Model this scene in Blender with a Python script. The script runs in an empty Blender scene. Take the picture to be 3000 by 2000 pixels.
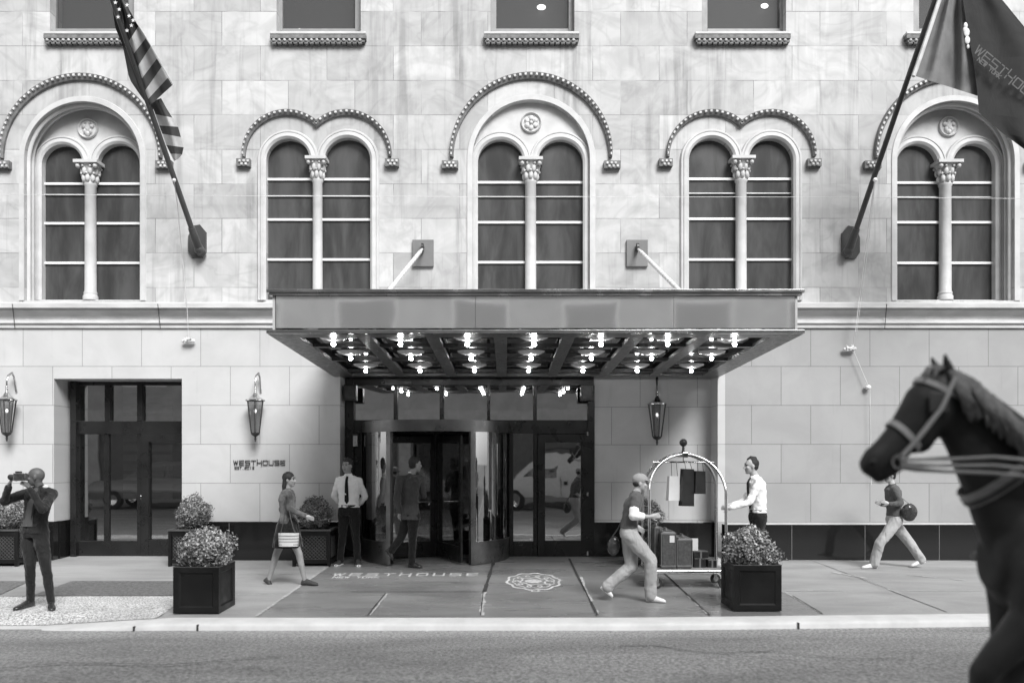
import bpy, bmesh, math, random
from mathutils import Vector, Matrix, Euler
from mathutils.geometry import tessellate_polygon
PI=math.pi
random.seed(7)
SC=bpy.context.scene; COL=SC.collection
F=2475.0; CX=1480.0; HY=1345.0; ZC=1.788
def P(px,py,D): return Vector(((px-CX)*D/F, D, ZC+(HY-py)*D/F))
def GD(py): return 5175.0/(py-1295.0)
def G(px,py): return P(px,py,GD(py))
def gz(Y): return -(15.0-Y)*0.0202
YW=15.0
# ---------------------------------------------------------------- materials
class N:
    def __init__(s,name):
        s.m=bpy.data.materials.new(name); s.m.use_nodes=True; s.t=s.m.node_tree
        s.t.nodes.clear()
        s.out=s.add('ShaderNodeOutputMaterial'); s.b=s.add('ShaderNodeBsdfPrincipled')
        s.l(s.b.outputs[0],s.out.inputs[0])
    def add(s,t,**k):
        n=s.t.nodes.new(t)
        for a,v in k.items(): setattr(n,a,v)
        return n
    def l(s,a,b): s.t.links.new(a,b)
    def pos(s,obj=False):
        if obj: return s.add('ShaderNodeTexCoord').outputs['Object']
        return s.add('ShaderNodeNewGeometry').outputs['Position']
    def map(s,v,sc=(1,1,1),loc=(0,0,0),rot=(0,0,0)):
        n=s.add('ShaderNodeMapping'); n.inputs['Scale'].default_value=sc; n.inputs['Location'].default_value=loc; n.inputs['Rotation'].default_value=rot
        s.l(v,n.inputs[0]); return n.outputs[0]
    def noise(s,v,scale,detail=4,rough=.55,dist=0):
        n=s.add('ShaderNodeTexNoise'); n.inputs['Scale'].default_value=scale; n.inputs['Detail'].default_value=detail
        n.inputs['Roughness'].default_value=rough; n.inputs['Distortion'].default_value=dist
        s.l(v,n.inputs['Vector']); return n.outputs[0]
    def ramp(s,v,a,b,lo,hi):
        n=s.add('ShaderNodeMapRange'); n.inputs[1].default_value=a; n.inputs[2].default_value=b; n.inputs[3].default_value=lo; n.inputs[4].default_value=hi
        n.interpolation_type='SMOOTHSTEP'; s.l(v,n.inputs[0]); return n.outputs[0]
    def math(s,op,a,b=None):
        n=s.add('ShaderNodeMath',operation=op)
        for i,x in enumerate((a,b)):
            if x is None: continue
            if isinstance(x,(int,float)): n.inputs[i].default_value=x
            else: s.l(x,n.inputs[i])
        return n.outputs[0]
    def bump(s,h,st=.3,dist=.01,prev=None):
        n=s.add('ShaderNodeBump'); n.inputs['Strength'].default_value=st; n.inputs['Distance'].default_value=dist
        s.l(h,n.inputs['Height'])
        if prev is not None: s.l(prev,n.inputs['Normal'])
        return n.outputs[0]
    def sep(s,v):
        n=s.add('ShaderNodeSeparateXYZ'); s.l(v,n.inputs[0]); return n.outputs
    def comb(s,x=None,y=None,z=None):
        n=s.add('ShaderNodeCombineXYZ')
        for i,q in enumerate((x,y,z)):
            if q is not None: s.l(q,n.inputs[i])
        return n.outputs[0]
    def brick(s,v,w,h,mort,off=.5,smooth=.2):
        n=s.add('ShaderNodeTexBrick'); n.offset=off; n.inputs['Scale'].default_value=1
        n.inputs['Brick Width'].default_value=w; n.inputs['Row Height'].default_value=h; n.inputs['Mortar Size'].default_value=mort
        n.inputs['Mortar Smooth'].default_value=smooth; n.inputs['Bias'].default_value=0
        n.inputs['Color1'].default_value=(0,0,0,1); n.inputs['Color2'].default_value=(1,1,1,1); n.inputs['Mortar'].default_value=(.5,.5,.5,1)
        s.l(v,n.inputs['Vector']); return n.outputs['Color'],n.outputs['Fac']
    def set(s,col=None,rough=None,metal=None,spec=None,normal=None,coat=None):
        for key,val in (('Base Color',col),('Roughness',rough),('Metallic',metal),('Specular IOR Level',spec),('Normal',normal),('Coat Weight',coat)):
            if val is None: continue
            i=s.b.inputs[key]
            if isinstance(val,(int,float)):
                i.default_value=(val,val,val,1) if key=='Base Color' else val
            else: s.l(val,i)
        return s.m
def simple(name,base,rough=.6,metal=0,spec=.5,var=.15,nscale=6,bump=.15,bscale=60,bdist=.004,obj=True,coat=None,stretch=(1,1,1)):
    n=N(name); v=n.map(n.pos(obj),stretch)
    a=n.noise(v,nscale,5,.6); c=n.ramp(a,.25,.75,base*(1-var),base*(1+var))
    nm=n.bump(n.noise(v,bscale,3),bump,bdist) if bump else None
    r=n.ramp(n.noise(v,nscale*2.3,3),.3,.7,max(0,rough-.08),min(1,rough+.08))
    return n.set(c,r,metal,spec,nm,coat)
def mat_upper():
    n=N('weathered_marble'); p=n.pos(); x,y,z=n.sep(p)
    v=n.comb(x,z)
    jv=n.map(v,loc=(.31,.06,0))
    col,fac=n.brick(jv,1.18,.612,.006,.42,.1)
    bt=n.sep(n.map(col,(1,1,1)))[0]
    off=n.math('MULTIPLY',bt,7.3)
    vv=n.comb(n.math('ADD',x,off),n.math('ADD',z,off),y)
    veins=n.noise(n.map(vv,(1.0,1.0,1),rot=(0,0,.5)),.75,4,.5,1.6)
    vein=n.ramp(n.math('ABSOLUTE',n.math('SUBTRACT',veins,.5)),0,.05,.90,1)
    cloud=n.ramp(n.noise(vv,1.5,4,.6,1.2),.3,.7,.84,1.06)
    # long vertical run-off streaks
    st=n.noise(n.comb(n.math('MULTIPLY',x,3.2),n.math('MULTIPLY',z,.16),y),1.0,5,.62,.15)
    st2=n.noise(n.comb(n.math('MULTIPLY',x,9.0),n.math('MULTIPLY',z,.5),y),1.0,3,.6,.1)
    s1=n.ramp(st,.51,.66,1,.68); s2=n.ramp(st2,.56,.70,1,.86); s3=n.ramp(st2,.27,.42,1.10,1)
    blk=n.ramp(bt,0,1,.84,1.07)
    stp=n.ramp(n.noise(n.map(v,(1,.55,1),loc=(5,3,0)),.9,3,.6),.40,.62,.1,1)
    s1=n.math('ADD',n.math('MULTIPLY',n.math('SUBTRACT',s1,1),stp),1)
    m=n.math('MULTIPLY',n.math('MULTIPLY',vein,cloud),n.math('MULTIPLY',s1,s2))
    m=n.math('MULTIPLY',m,n.math('MULTIPLY',blk,s3))
    jd=n.ramp(n.noise(v,1.3,3),.38,.6,.9,.5)
    jm=n.math('ADD',n.math('MULTIPLY',n.math('SUBTRACT',jd,1),fac),1)
    m=n.math('MULTIPLY',m,jm)
    c=n.math('MULTIPLY',m,STONE_U)
    b=n.bump(n.math('SUBTRACT',n.math('MULTIPLY',n.noise(v,14,5),.25),fac),.35,.006)
    return n.set(c,.62,0,.3,b)
def mat_ashlar(name,base,x0):
    n=N(name); p=n.pos(); x,y,z=n.sep(p); v=n.comb(x,z)
    # courses .690 high; joint at z of px 1187 -> 2.746
    jv=n.map(v,loc=(-x0+10*1.051,-(2.746-.69*20),0))
    col,fac=n.brick(jv,1.051,.690,.0055,.5,.1)
    bt=n.sep(col)[0]
    cloud=n.ramp(n.noise(v,1.4,6,.6,.5),.3,.7,.93,1.04)
    blk=n.ramp(bt,0,1,.965,1.02)
    sp=n.ramp(n.noise(v,7,4,.7),.62,.75,1,.95)
    st=n.ramp(n.noise(n.comb(n.math('MULTIPLY',x,7.0),n.math('MULTIPLY',z,.6),y),1.0,4,.6,.1),.58,.75,1,.93)
    m=n.math('MULTIPLY',n.math('MULTIPLY',cloud,blk),n.math('MULTIPLY',sp,st))
    m=n.math('MULTIPLY',m,n.math('SUBTRACT',1,n.math('MULTIPLY',fac,.5)))
    c=n.math('MULTIPLY',m,base)
    b=n.bump(n.math('SUBTRACT',n.math('MULTIPLY',n.noise(v,30,4),.12),fac),.35,.005)
    return n.set(c,.55,0,.35,b)
def mat_road():
    n=N('asphalt'); p=n.pos(); x,y,z=n.sep(p)
    g=n.noise(p,27,4,.85); g2=n.noise(p,120,2,.6)
    patch=n.ramp(n.noise(n.map(p,(.35,1.1,1)),.9,5,.6,.6),.3,.72,.8,1.22)
    wet=n.ramp(y,9.25,9.5,1,1.25)
    c=n.math('MULTIPLY',n.math('MULTIPLY',n.ramp(g,.34,.66,.4,1.6),patch),n.math('MULTIPLY',.215,wet))
    sp=n.ramp(n.noise(p,24,2,.5),.72,.77,0,.4)
    c=n.math('ADD',c,sp)
    b=n.bump(g2,.5,.006,n.bump(g,.6,.012))
    return n.set(c,n.ramp(n.noise(n.map(p,(.3,1.5,1)),1.6,4),.35,.65,.5,.72),0,.5,b)
def mat_pave(name,base,wet=0.0):
    n=N(name); p=n.pos(); x,y,z=n.sep(p)
    a=n.ramp(n.noise(n.map(p,(.45,1.3,1)),1.1,6,.62,.5),.3,.7,.82,1.14)
    d=n.ramp(n.noise(p,70,3,.7),.3,.7,.93,1.07)
    st=n.ramp(n.noise(n.map(p,(1,1,1),loc=(4,2,0)),5,4,.7),.63,.72,1,.86)
    g=n.ramp(n.noise(p,9,3,.5),.74,.77,1,.7)
    c=n.math('MULTIPLY',n.math('MULTIPLY',a,d),n.math('MULTIPLY',n.math('MULTIPLY',st,g),base))
    r=n.ramp(n.noise(n.map(p,(.4,1.2,1)),1.0,4),.35,.65,.62-wet,.8-wet)
    return n.set(c,r,0,.5,n.bump(n.noise(p,120,3),.25,.003))
def mat_glossy(name,fac,dark=.012,rough=.015,wave=0.0,wscale=1.2,trans=0.0,tint=.9):
    n=N(name); n.t.nodes.remove(n.b)
    gl=n.add('ShaderNodeBsdfGlossy'); gl.inputs['Roughness'].default_value=rough; gl.inputs['Color'].default_value=(tint,tint,tint,1)
    df=n.add('ShaderNodeBsdfDiffuse'); df.inputs['Color'].default_value=(dark,dark,dark,1)
    if wave:
        nm=n.bump(n.noise(n.pos(),wscale,2,.5),1.0,wave); n.l(nm,gl.inputs['Normal'])
    lw=n.add('ShaderNodeLayerWeight'); lw.inputs['Blend'].default_value=.25
    f=n.math('MINIMUM',n.math('ADD',n.math('MULTIPLY',lw.outputs['Fresnel'],.8),fac),1.0)
    base=df.outputs[0]
    if trans:
        tr=n.add('ShaderNodeBsdfTransparent'); tr.inputs['Color'].default_value=(.75,.75,.75,1)
        m0=n.add('ShaderNodeMixShader'); m0.inputs[0].default_value=trans; n.l(df.outputs[0],m0.inputs[1]); n.l(tr.outputs[0],m0.inputs[2]); base=m0.outputs[0]
    mx=n.add('ShaderNodeMixShader'); n.l(f,mx.inputs[0]); n.l(base,mx.inputs[1]); n.l(gl.outputs[0],mx.inputs[2])
    n.l(mx.outputs[0],n.out.inputs[0]); return n.m
def mat_emit(name,s):
    n=N(name); n.b.inputs['Emission Color'].default_value=(1,1,1,1); n.b.inputs['Emission Strength'].default_value=s
    n.b.inputs['Base Color'].default_value=(.8,.8,.8,1); return n.m
def mat_leaf(name,lo,hi):
    n=N(name); g=n.add('ShaderNodeNewGeometry'); c=n.ramp(g.outputs['Random Per Island'],0,1,lo,hi)
    c=n.math('MULTIPLY',c,n.ramp(n.noise(n.pos(True),9,2),.35,.65,.65,1.25))
    n.set(c,.5,0,.4); return n.m
def mat_cloth(name,base,rough=.85,fold=.02,fs=9,var=.12):
    n=N(name); v=n.pos(True)
    c=n.ramp(n.noise(v,5,4),.3,.7,base*(1-var),base*(1+var))
    f=n.noise(n.map(v,(1,1,.55),rot=(.3,.5,.2)),fs,3,.5,1.2)
    b=n.bump(f,.8,fold)
    m=n.set(c,rough,0,.2,b); n.b.inputs['Sheen Weight'].default_value=.15; return m
STONE_U=.47
M={}
M['upper']=mat_upper()
M['ashL']=mat_ashlar('limestone_ashlar',.485,(-892/165.0)-.0)
M['ashR']=mat_ashlar('limestone_ashlar_grey',.315,(1242/165.0)-.0)
M['trim']=simple('carved_stone',.48,.6,var=.12,nscale=3,bump=.25,bscale=25,obj=False)
M['trimL']=simple('string_course_stone',.48,.6,var=.14,nscale=2,bump=.2,bscale=20,obj=False,stretch=(1,1,4))
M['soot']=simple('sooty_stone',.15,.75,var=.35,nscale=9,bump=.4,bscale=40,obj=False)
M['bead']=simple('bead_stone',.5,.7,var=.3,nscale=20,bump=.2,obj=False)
M['granite']=simple('black_granite',.010,.12,spec=.5,var=.4,nscale=90,bump=0,obj=False)
M['joint']=simple('grey_joint',.16,.8,obj=False)
M['road']=mat_road()
M['tar']=simple('old_tar_seal',.05,.5,var=.4,nscale=8,obj=False)
M['pave']=mat_pave('concrete_pavement',.33)
M['paveR']=mat_pave('concrete_pavement_grey',.31)
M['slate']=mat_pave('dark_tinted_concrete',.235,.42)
M['gran']=None
M['kerb']=simple('pale_kerb_stone',.60,.7,var=.1,nscale=3,bump=.4,bscale=30,obj=False)
M['caulk']=simple('pale_caulk',.42,.8,var=.3,nscale=14,obj=False)
M['crack']=simple('dark_joint',.04,.9,var=.4,nscale=9,obj=False)
M['inlay']=simple('worn_pale_inlay',.62,.5,var=.35,nscale=14,obj=False)
M['mesh']=simple('steel_hatch',.2,.5,metal=.3,var=.4,nscale=20,bump=1,bscale=45,bdist=.01,obj=False)
def _gran():
    n=N('exposed_aggregate'); p=n.pos(); g=n.noise(p,42,3,.75); c=n.ramp(g,.36,.6,.18,.78)
    c=n.math('MULTIPLY',c,n.ramp(n.noise(p,1.5,3),.3,.7,.85,1.08))
    return n.set(c,.8,0,.3,n.bump(g,.7,.008))
M['gran']=_gran()
M['black']=simple('black_metal',.014,.3,spec=.5,var=.2,nscale=3,bump=.03,obj=False)
M['blackg']=simple('dark_bronze_metal',.016,.32,metal=.2,var=.25,nscale=2,bump=.03,obj=False)
M['drum']=simple('brushed_dark_metal',.16,.34,metal=.85,var=.3,nscale=2,bump=.05,bscale=9,obj=False)
M['glassD']=mat_glossy('dark_door_glass',.36,.006,.006,.0008,1.5,trans=.5)
M['glassC']=mat_glossy('curved_glass',.34,.006,.005,.0,1.5,trans=.55)
M['glassT']=mat_glossy('transom_glass',.46,.008,.01,.002,1.5)
M['glassU']=mat_glossy('sash_glass',.0,.10,.03,.004,1.2,trans=.45)
def _blind():
    n=N('dark_blind_glass'); p=n.pos(); x,y,z=n.sep(p)
    a=n.noise(n.comb(n.math('MULTIPLY',x,2.2),n.math('MULTIPLY',z,.5),y),1.2,4,.6,.4)
    c=n.ramp(a,.3,.72,.038,.085); n.set(c,.16,0,.45,n.bump(n.noise(p,1.3,2),.4,.01)); return n.m
M['blind']=_blind()
M['lobby']=simple('dark_lobby_wall',.03,.6)
M['white']=simple('white_paint',.8,.45,var=.04)
M['whitem']=simple('white_metal_bar',.82,.4,var=.05,obj=False)
M['frame']=simple('grey_window_frame',.22,.5,var=.1,obj=False)
M['plate']=simple('painted_steel_plate',.15,.45,var=.12,nscale=3,obj=False)
M['fascia']=mat_glossy('polished_steel_fascia',.66,.40,.05,.006,.8,tint=.95)
M['steel']=simple('canopy_edge_steel',.30,.22,metal=.9,var=.2,nscale=2,bump=.02,obj=False)
M['beam']=simple('grey_soffit_beam',.085,.35,spec=.5,var=.15,obj=False)
M['beamL']=simple('pale_soffit_edge',.42,.4,var=.1,obj=False)
M['mirror']=mat_glossy('black_mirror_ceiling',.32,.006,.03,.002,1.0,tint=.8)
M['bowl']=simple('etched_glass_bowl',.55,.15,spec=.8,var=.15,nscale=30)
M['lbowl']=simple('lit_etched_glass_bowl',.22,.15,spec=.8,var=.25,nscale=30); _b=[x for x in M['lbowl'].node_tree.nodes if x.type=='BSDF_PRINCIPLED'][0]; _b.inputs['Emission Color'].default_value=(1,1,1,1); _b.inputs['Emission Strength'].default_value=.03
M['bulb']=mat_emit('lit_bulb',60.0)
M['room']=mat_emit('room_lamp_glow',3.0)
M['lbulb']=mat_emit('lantern_bulb',.8)
M['grysuit']=mat_cloth('grey_suit_cloth',.06,.8,.04,8)
M['capgrey']=simple('grey_cap_cloth',.30,.8)
M['rod']=simple('pale_tie_rod',.75,.3,metal=.2,var=.05)
M['pole']=simple('dark_flagpole_paint',.055,.35,var=.2,stretch=(1,1,.2))
M['silver']=simple('polished_nickel',.55,.16,metal=1,var=.2,bump=.02)
M['dkmetal']=simple('dark_aged_metal',.06,.4,metal=.6,var=.3)
M['lglass']=mat_glossy('lantern_glass',.08,.25,.05,trans=.85)
M['rope']=simple('white_rope',.62,.9,bump=.5,bscale=200)
M['fdark']=mat_cloth('dark_stripe_cloth',.075,.8,.01,4)
M['flight']=mat_cloth('pale_stripe_cloth',.52,.8,.01,4)
M['fcanton']=mat_cloth('canton_cloth',.025,.8,.01,4)
M['fsunlit']=mat_cloth('sunlit_flag_cloth',.15,.8,.02,4)  # same dark flag cloth, its colour lightened for sun shining through
M['fblack']=mat_cloth('dark_flag_cloth',.018,.75,.02,3)
M['star']=simple('star_white',.6,.8)
M['fletter']=simple('flag_print_grey',.08,.8)
M['planter']=simple('black_fibreglass',.008,.38,spec=.3,var=.3,nscale=2,bump=.04)
M['plrim']=simple('worn_planter_edge',.07,.4,var=.3)
M['soil']=simple('dark_soil',.02,.95,bump=.8)
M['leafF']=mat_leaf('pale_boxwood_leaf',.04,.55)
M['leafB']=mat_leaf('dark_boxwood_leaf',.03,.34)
M['bark']=simple('bark',.06,.9)
M['skinD']=simple('dark_skin',.10,.5,var=.08,bump=.05)
M['skinM']=simple('tan_skin',.28,.5,var=.1,bump=.05)
M['skinL']=simple('light_skin',.38,.5,var=.08,bump=.05)
M['hair']=simple('dark_hair',.012,.55,bump=1,bscale=90,bdist=.01)
M['shirt']=mat_cloth('white_shirt_cloth',.80,.8,.022,10,.03)
M['suit']=mat_cloth('charcoal_suit_cloth',.018,.75,.04,9)
M['trous']=mat_cloth('black_trouser_cloth',.008,.75,.05,8)
M['navy']=mat_cloth('dark_suit_cloth',.03,.8,.02,8)
M['ltrous']=mat_cloth('pale_grey_trouser_cloth',.38,.85,.05,7)
M['dtee']=mat_cloth('dark_grey_top_cloth',.09,.85,.02,8)
M['patt']=mat_cloth('patterned_coat_cloth',.10,.85,.02,26,.6)
M['leather']=simple('dark_polished_leather',.03,.25,spec=.6,var=.3)
M['sneak']=simple('white_canvas_shoe',.75,.6,var=.06)
M['dsneak']=simple('dark_canvas_shoe',.04,.7)
M['gold']=simple('brushed_cart_tube',.52,.2,metal=1,var=.15,bump=.02)
M['deck']=simple('cart_carpet',.22,.9,bump=.6,bscale=150)
M['rubber']=simple('rubber',.02,.7)
M['caseA']=simple('brown_monogram_case',.06,.5,var=.4,nscale=30,bump=.15)
M['casetrim']=simple('case_trim_leather',.12,.4,var=.2)
M['paper']=simple('pale_paper',.55,.7,var=.08)
M['dpaper']=simple('black_paper',.012,.4,var=.2)
M['horse']=simple('dark_bay_coat',.024,.55,spec=.3,var=.3,nscale=4,bump=.25,bscale=120,bdist=.003)
M['mane']=simple('grey_mane_hair',.16,.6,var=.4,nscale=3,bump=1,bscale=26,bdist=.02,stretch=(3,3,.6))
M['strap']=simple('harness_leather',.05,.35,var=.2)
M['strapL']=simple('pale_harness_strap',.28,.4,var=.2)
M['van']=simple('white_van_paint',.62,.25,coat=.4,bump=0,var=.03)
M['dcar']=simple('dark_car_paint',.16,.2,coat=.5,bump=0,var=.05)
M['carglass']=mat_glossy('car_glass',.15,.01,.02)
M['opp']=simple('opposite_brick',.42,.8,var=.15,nscale=1.5,bump=.3,obj=False)
M['oppd']=simple('opposite_dark_front',.12,.5,obj=False)
M['screen']=simple('camera_body_black',.03,.4)
# ---------------------------------------------------------------- mesh builder
class MB:
    def __init__(s): s.v=[]; s.f=[]; s.mi=[]; s.cur=0
    def add(s,vs,fs):
        o=len(s.v); s.v+= [tuple(x) for x in vs]
        for f in fs: s.f.append(tuple(i+o for i in f)); s.mi.append(s.cur)
    def box(s,a,b,bev=0):
        x0,y0,z0=a; x1,y1,z1=b
        if x0>x1:x0,x1=x1,x0
        if y0>y1:y0,y1=y1,y0
        if z0>z1:z0,z1=z1,z0
        s.add([(x0,y0,z0),(x1,y0,z0),(x1,y1,z0),(x0,y1,z0),(x0,y0,z1),(x1,y0,z1),(x1,y1,z1),(x0,y1,z1)],
              [(0,3,2,1),(4,5,6,7),(0,1,5,4),(1,2,6,5),(2,3,7,6),(3,0,4,7)])
    def pb(s,x0,y0,x1,y1,D0,D1):
        "pixel rectangle seen at depth D0, pushed straight back to D1"
        a=P(x0,y0,D0); b=P(x1,y1,D0); s.box((a.x,D0,b.z),(b.x,D1,a.z))
    def hexa(s,pts):
        s.add(pts,[(0,3,2,1),(4,5,6,7),(0,1,5,4),(1,2,6,5),(2,3,7,6),(3,0,4,7)])
    def tube(s,pts,r,n=10,caps=True,closed=False):
        pts=[Vector(p) for p in pts]; m=len(pts)
        rs=r if isinstance(r,(list,tuple)) else [r]*m
        vs=[];prev=None
        for i,p in enumerate(pts):
            if closed: t=pts[(i+1)%m]-pts[i-1]
            else: t=pts[min(i+1,m-1)]-pts[max(i-1,0)]
            t.normalize()
            if prev is None:
                u=t.orthogonal().normalized()
            else:
                u=prev-t*prev.dot(t)
                if u.length<1e-6: u=t.orthogonal()
                u.normalize()
            prev=u; w=t.cross(u)
            for k in range(n):
                a=2*PI*k/n; vs.append(p+(u*math.cos(a)+w*math.sin(a))*rs[i])
        fs=[]
        for i in range(m if closed else m-1):
            j=(i+1)%m
            for k in range(n):
                q=(k+1)%n; fs.append((i*n+k,i*n+q,j*n+q,j*n+k))
        if caps and not closed:
            fs.append(tuple(range(n))[::-1]); fs.append(tuple((m-1)*n+k for k in range(n)))
        s.add(vs,fs)
    def lathe(s,prof,c=(0,0,0),n=24,ang=2*PI,start=0,axis='z'):
        "prof list of (r,z)"
        vs=[];full=abs(ang-2*PI)<1e-6; cols=n if full else n+1
        for k in range(cols):
            a=start+ang*k/n
            for r,z in prof:
                q=(r*math.cos(a),r*math.sin(a),z)
                if axis=='y': q=(q[0],-q[2],q[1])
                if axis=='x': q=(q[2],q[0],q[1])
                vs.append((q[0]+c[0],q[1]+c[1],q[2]+c[2]))
        m=len(prof);fs=[]
        for k in range(n):
            j=(k+1)%cols
            for i in range(m-1):
                fs.append((k*m+i,j*m+i,j*m+i+1,k*m+i+1))
        s.add(vs,fs)
    def sphere(s,c,r,n=12,m=8,rz=None,rot=None):
        rx,ry,rz_= (r,r,r) if isinstance(r,(int,float)) else r
        vs=[];R=rot or Matrix.Identity(3); c=Vector(c)
        vs.append(c+R@Vector((0,0,rz_)))
        for i in range(1,m):
            t=PI*i/m
            for k in range(n):
                a=2*PI*k/n; vs.append(c+R@Vector((rx*math.sin(t)*math.cos(a),ry*math.sin(t)*math.sin(a),rz_*math.cos(t))))
        vs.append(c+R@Vector((0,0,-rz_)))
        fs=[(0,1+k,1+(k+1)%n) for k in range(n)]
        for i in range(m-2):
            for k in range(n):
                q=(k+1)%n; fs.append((1+i*n+k,1+(i+1)*n+k,1+(i+1)*n+q,1+i*n+q))
        L=len(vs)-1; b=1+(m-2)*n
        fs+=[(L,b+(k+1)%n,b+k) for k in range(n)]
        s.add(vs,fs)
    def cap(s,a,ra,b,rb,n=12):
        a=Vector(a);b=Vector(b)
        s.sphere(a,ra,n,8); s.sphere(b,rb,n,8); s.tube([a,b],[ra,rb],n)
    def chain(s,pts,rs,n=12):
        for i in range(len(pts)-1): s.cap(pts[i],rs[i],pts[i+1],rs[i+1],n)
    def loft(s,rings,n=20,caps=True):
        "rings: (center, ux(Vector*rx), uy(Vector*ry))"
        vs=[]
        for c,u,w in rings:
            for k in range(n):
                a=2*PI*k/n; ca=math.cos(a);sa=math.sin(a)
                e=.85
                ca=math.copysign(abs(ca)**e,ca); sa=math.copysign(abs(sa)**e,sa)
                vs.append(Vector(c)+Vector(u)*ca+Vector(w)*sa)
        m=len(rings);fs=[]
        for i in range(m-1):
            for k in range(n):
                q=(k+1)%n; fs.append((i*n+k,i*n+q,(i+1)*n+q,(i+1)*n+k))
        if caps: fs.append(tuple(range(n))[::-1]); fs.append(tuple((m-1)*n+k for k in range(n)))
        s.add(vs,fs)
    def poly(s,outer,holes=(),y0=0,y1=None,rev_out=False):
        "XZ polygon (list of (x,z)) facing -Y at y0; reveals of holes back to y1; rev_out: outer reveal too"
        loops=[[Vector((x,z,0)) for x,z in outer]]+[[Vector((x,z,0)) for x,z in h] for h in holes]
        tri=tessellate_polygon(loops); flat=[p for l in loops for p in l]
        vs=[(p.x,y0,p.y) for p in flat]; fs=[]
        for a,b,c in tri:
            A,B,C_=flat[a],flat[b],flat[c]
            cr=(B.x-A.x)*(C_.y-A.y)-(B.y-A.y)*(C_.x-A.x)
            fs.append((a,b,c) if cr>0 else (a,c,b))
        s.add(vs,fs)
        if y1 is not None:
            for l in ([outer] if rev_out else [])+list(holes):
                m=len(l); vv=[(x,y0,z) for x,z in l]+[(x,y1,z) for x,z in l]
                s.add(vv,[(i,(i+1)%m,m+(i+1)%m,m+i) for i in range(m)])
    def sweep(s,path,prof,closed=False,scale=None,y=0):
        "path in XZ (list of (x,z)), prof list of (n,y) : n outward normal (left of direction), y depth"
        m=len(path); vs=[]; k=len(prof)
        for i,(x,z) in enumerate(path):
            if closed: a=path[i-1]; b=path[(i+1)%m]
            else: a=path[max(i-1,0)]; b=path[min(i+1,m-1)]
            tx,tz=b[0]-a[0],b[1]-a[1]; L=math.hypot(tx,tz) or 1; nx,nz=-tz/L,tx/L
            sc=scale(i/(m-1)) if scale else 1
            for q,yy in prof: vs.append((x+nx*q*sc,y+yy,z+nz*q*sc))
        fs=[]
        for i in range(m if closed else m-1):
            j=(i+1)%m
            for q in range(k-1): fs.append((i*k+q,j*k+q,j*k+q+1,i*k+q+1))
        if not closed:
            fs.append(tuple(range(k))); fs.append(tuple((m-1)*k+q for q in range(k))[::-1])
        s.add(vs,fs)
    def build(s,name,mat,parent=None,smooth=None,bevel=0,mats=None,fixn=True):
        me=bpy.data.meshes.new(name); me.from_pydata(s.v,[],s.f)
        for mm in (mats or [mat]): me.materials.append(mm)
        if mats: me.polygons.foreach_set('material_index',s.mi)
        if fixn:
            bm=bmesh.new(); bm.from_mesh(me); bmesh.ops.recalc_face_normals(bm,faces=bm.faces)
            if bevel:
                es=[e for e in bm.edges if len(e.link_faces)==2 and e.calc_face_angle(0)>.6]
                try: bmesh.ops.bevel(bm,geom=es,offset=bevel,segments=2,profile=.5,affect='EDGES',clamp_overlap=True)
                except Exception: pass
            bm.to_mesh(me); bm.free()
        if smooth is not None:
            me.shade_smooth()
            if smooth<3: me.set_sharp_from_angle(angle=smooth)
        me.update()
        return link(name,me,parent)
def link(name,me,parent=None):
    o=bpy.data.objects.new(name,me); COL.objects.link(o)
    if parent is not None:
        o.parent=parent
        if parent.parent is None: o.matrix_parent_inverse=Matrix.Translation(-Vector(parent.location))
    return o
def remesh(o,voxel,smooth=4,disp=0,dscale=.08):
    md=o.modifiers.new('r','REMESH'); md.mode='VOXEL'; md.voxel_size=voxel; md.use_smooth_shade=True
    if smooth:
        sm=o.modifiers.new('s','SMOOTH'); sm.iterations=smooth; sm.factor=.5
    if disp:
        tx=bpy.data.textures.new('t','CLOUDS'); tx.noise_scale=dscale
        dm=o.modifiers.new('d','DISPLACE'); dm.texture=tx; dm.strength=disp; dm.mid_level=.5; dm.texture_coords='GLOBAL'
    dg=bpy.context.evaluated_depsgraph_get(); dg.update()
    me=bpy.data.meshes.new_from_object(o.evaluated_get(dg))
    mats=list(o.data.materials); old=o.data; o.modifiers.clear(); o.data=me
    if not me.materials:
        for m in mats: me.materials.append(m)
    me.shade_smooth(); bpy.data.meshes.remove(old)
    return o
def empty(name,loc,label,cat,group=None):
    o=bpy.data.objects.new(name,None); COL.objects.link(o); o.location=loc; tag(o,label,cat,group); return o
def tag(o,label=None,cat=None,group=None,kind=None):
    if label:o['label']=label
    if cat:o['category']=cat
    if group:o['group']=group
    if kind:o['kind']=kind
    return o
def copy_tree(src,loc,label,parent=None):
    c=src.copy(); COL.objects.link(c)
    if parent is None: c.location=loc; c['label']=label
    else: c.parent=parent; c.matrix_parent_inverse=src.matrix_parent_inverse.copy()
    for ch in [o for o in src.children]: copy_tree(ch,None,None,c)
    return c
# ================================================================ HOTEL BUILDING
def w(px,py,D=YW): return ((px-CX)*D/F, ZC+(HY-py)*D/F)
def arc(cx,cy,r,a0,a1,n,D=YW,ry=None):
    "pixel arc, angles in degrees measured counter-clockwise with y up"
    ry=ry or r; out=[]
    for i in range(n+1):
        a=math.radians(a0+(a1-a0)*i/n); out.append(w(cx+r*math.cos(a),cy-ry*math.sin(a),D))
    return out
hotel=empty('hotel_building',(0,YW,0),'pale marble hotel facade with arched double windows above a smooth limestone ground floor','building')
PH=(YW,)
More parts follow.
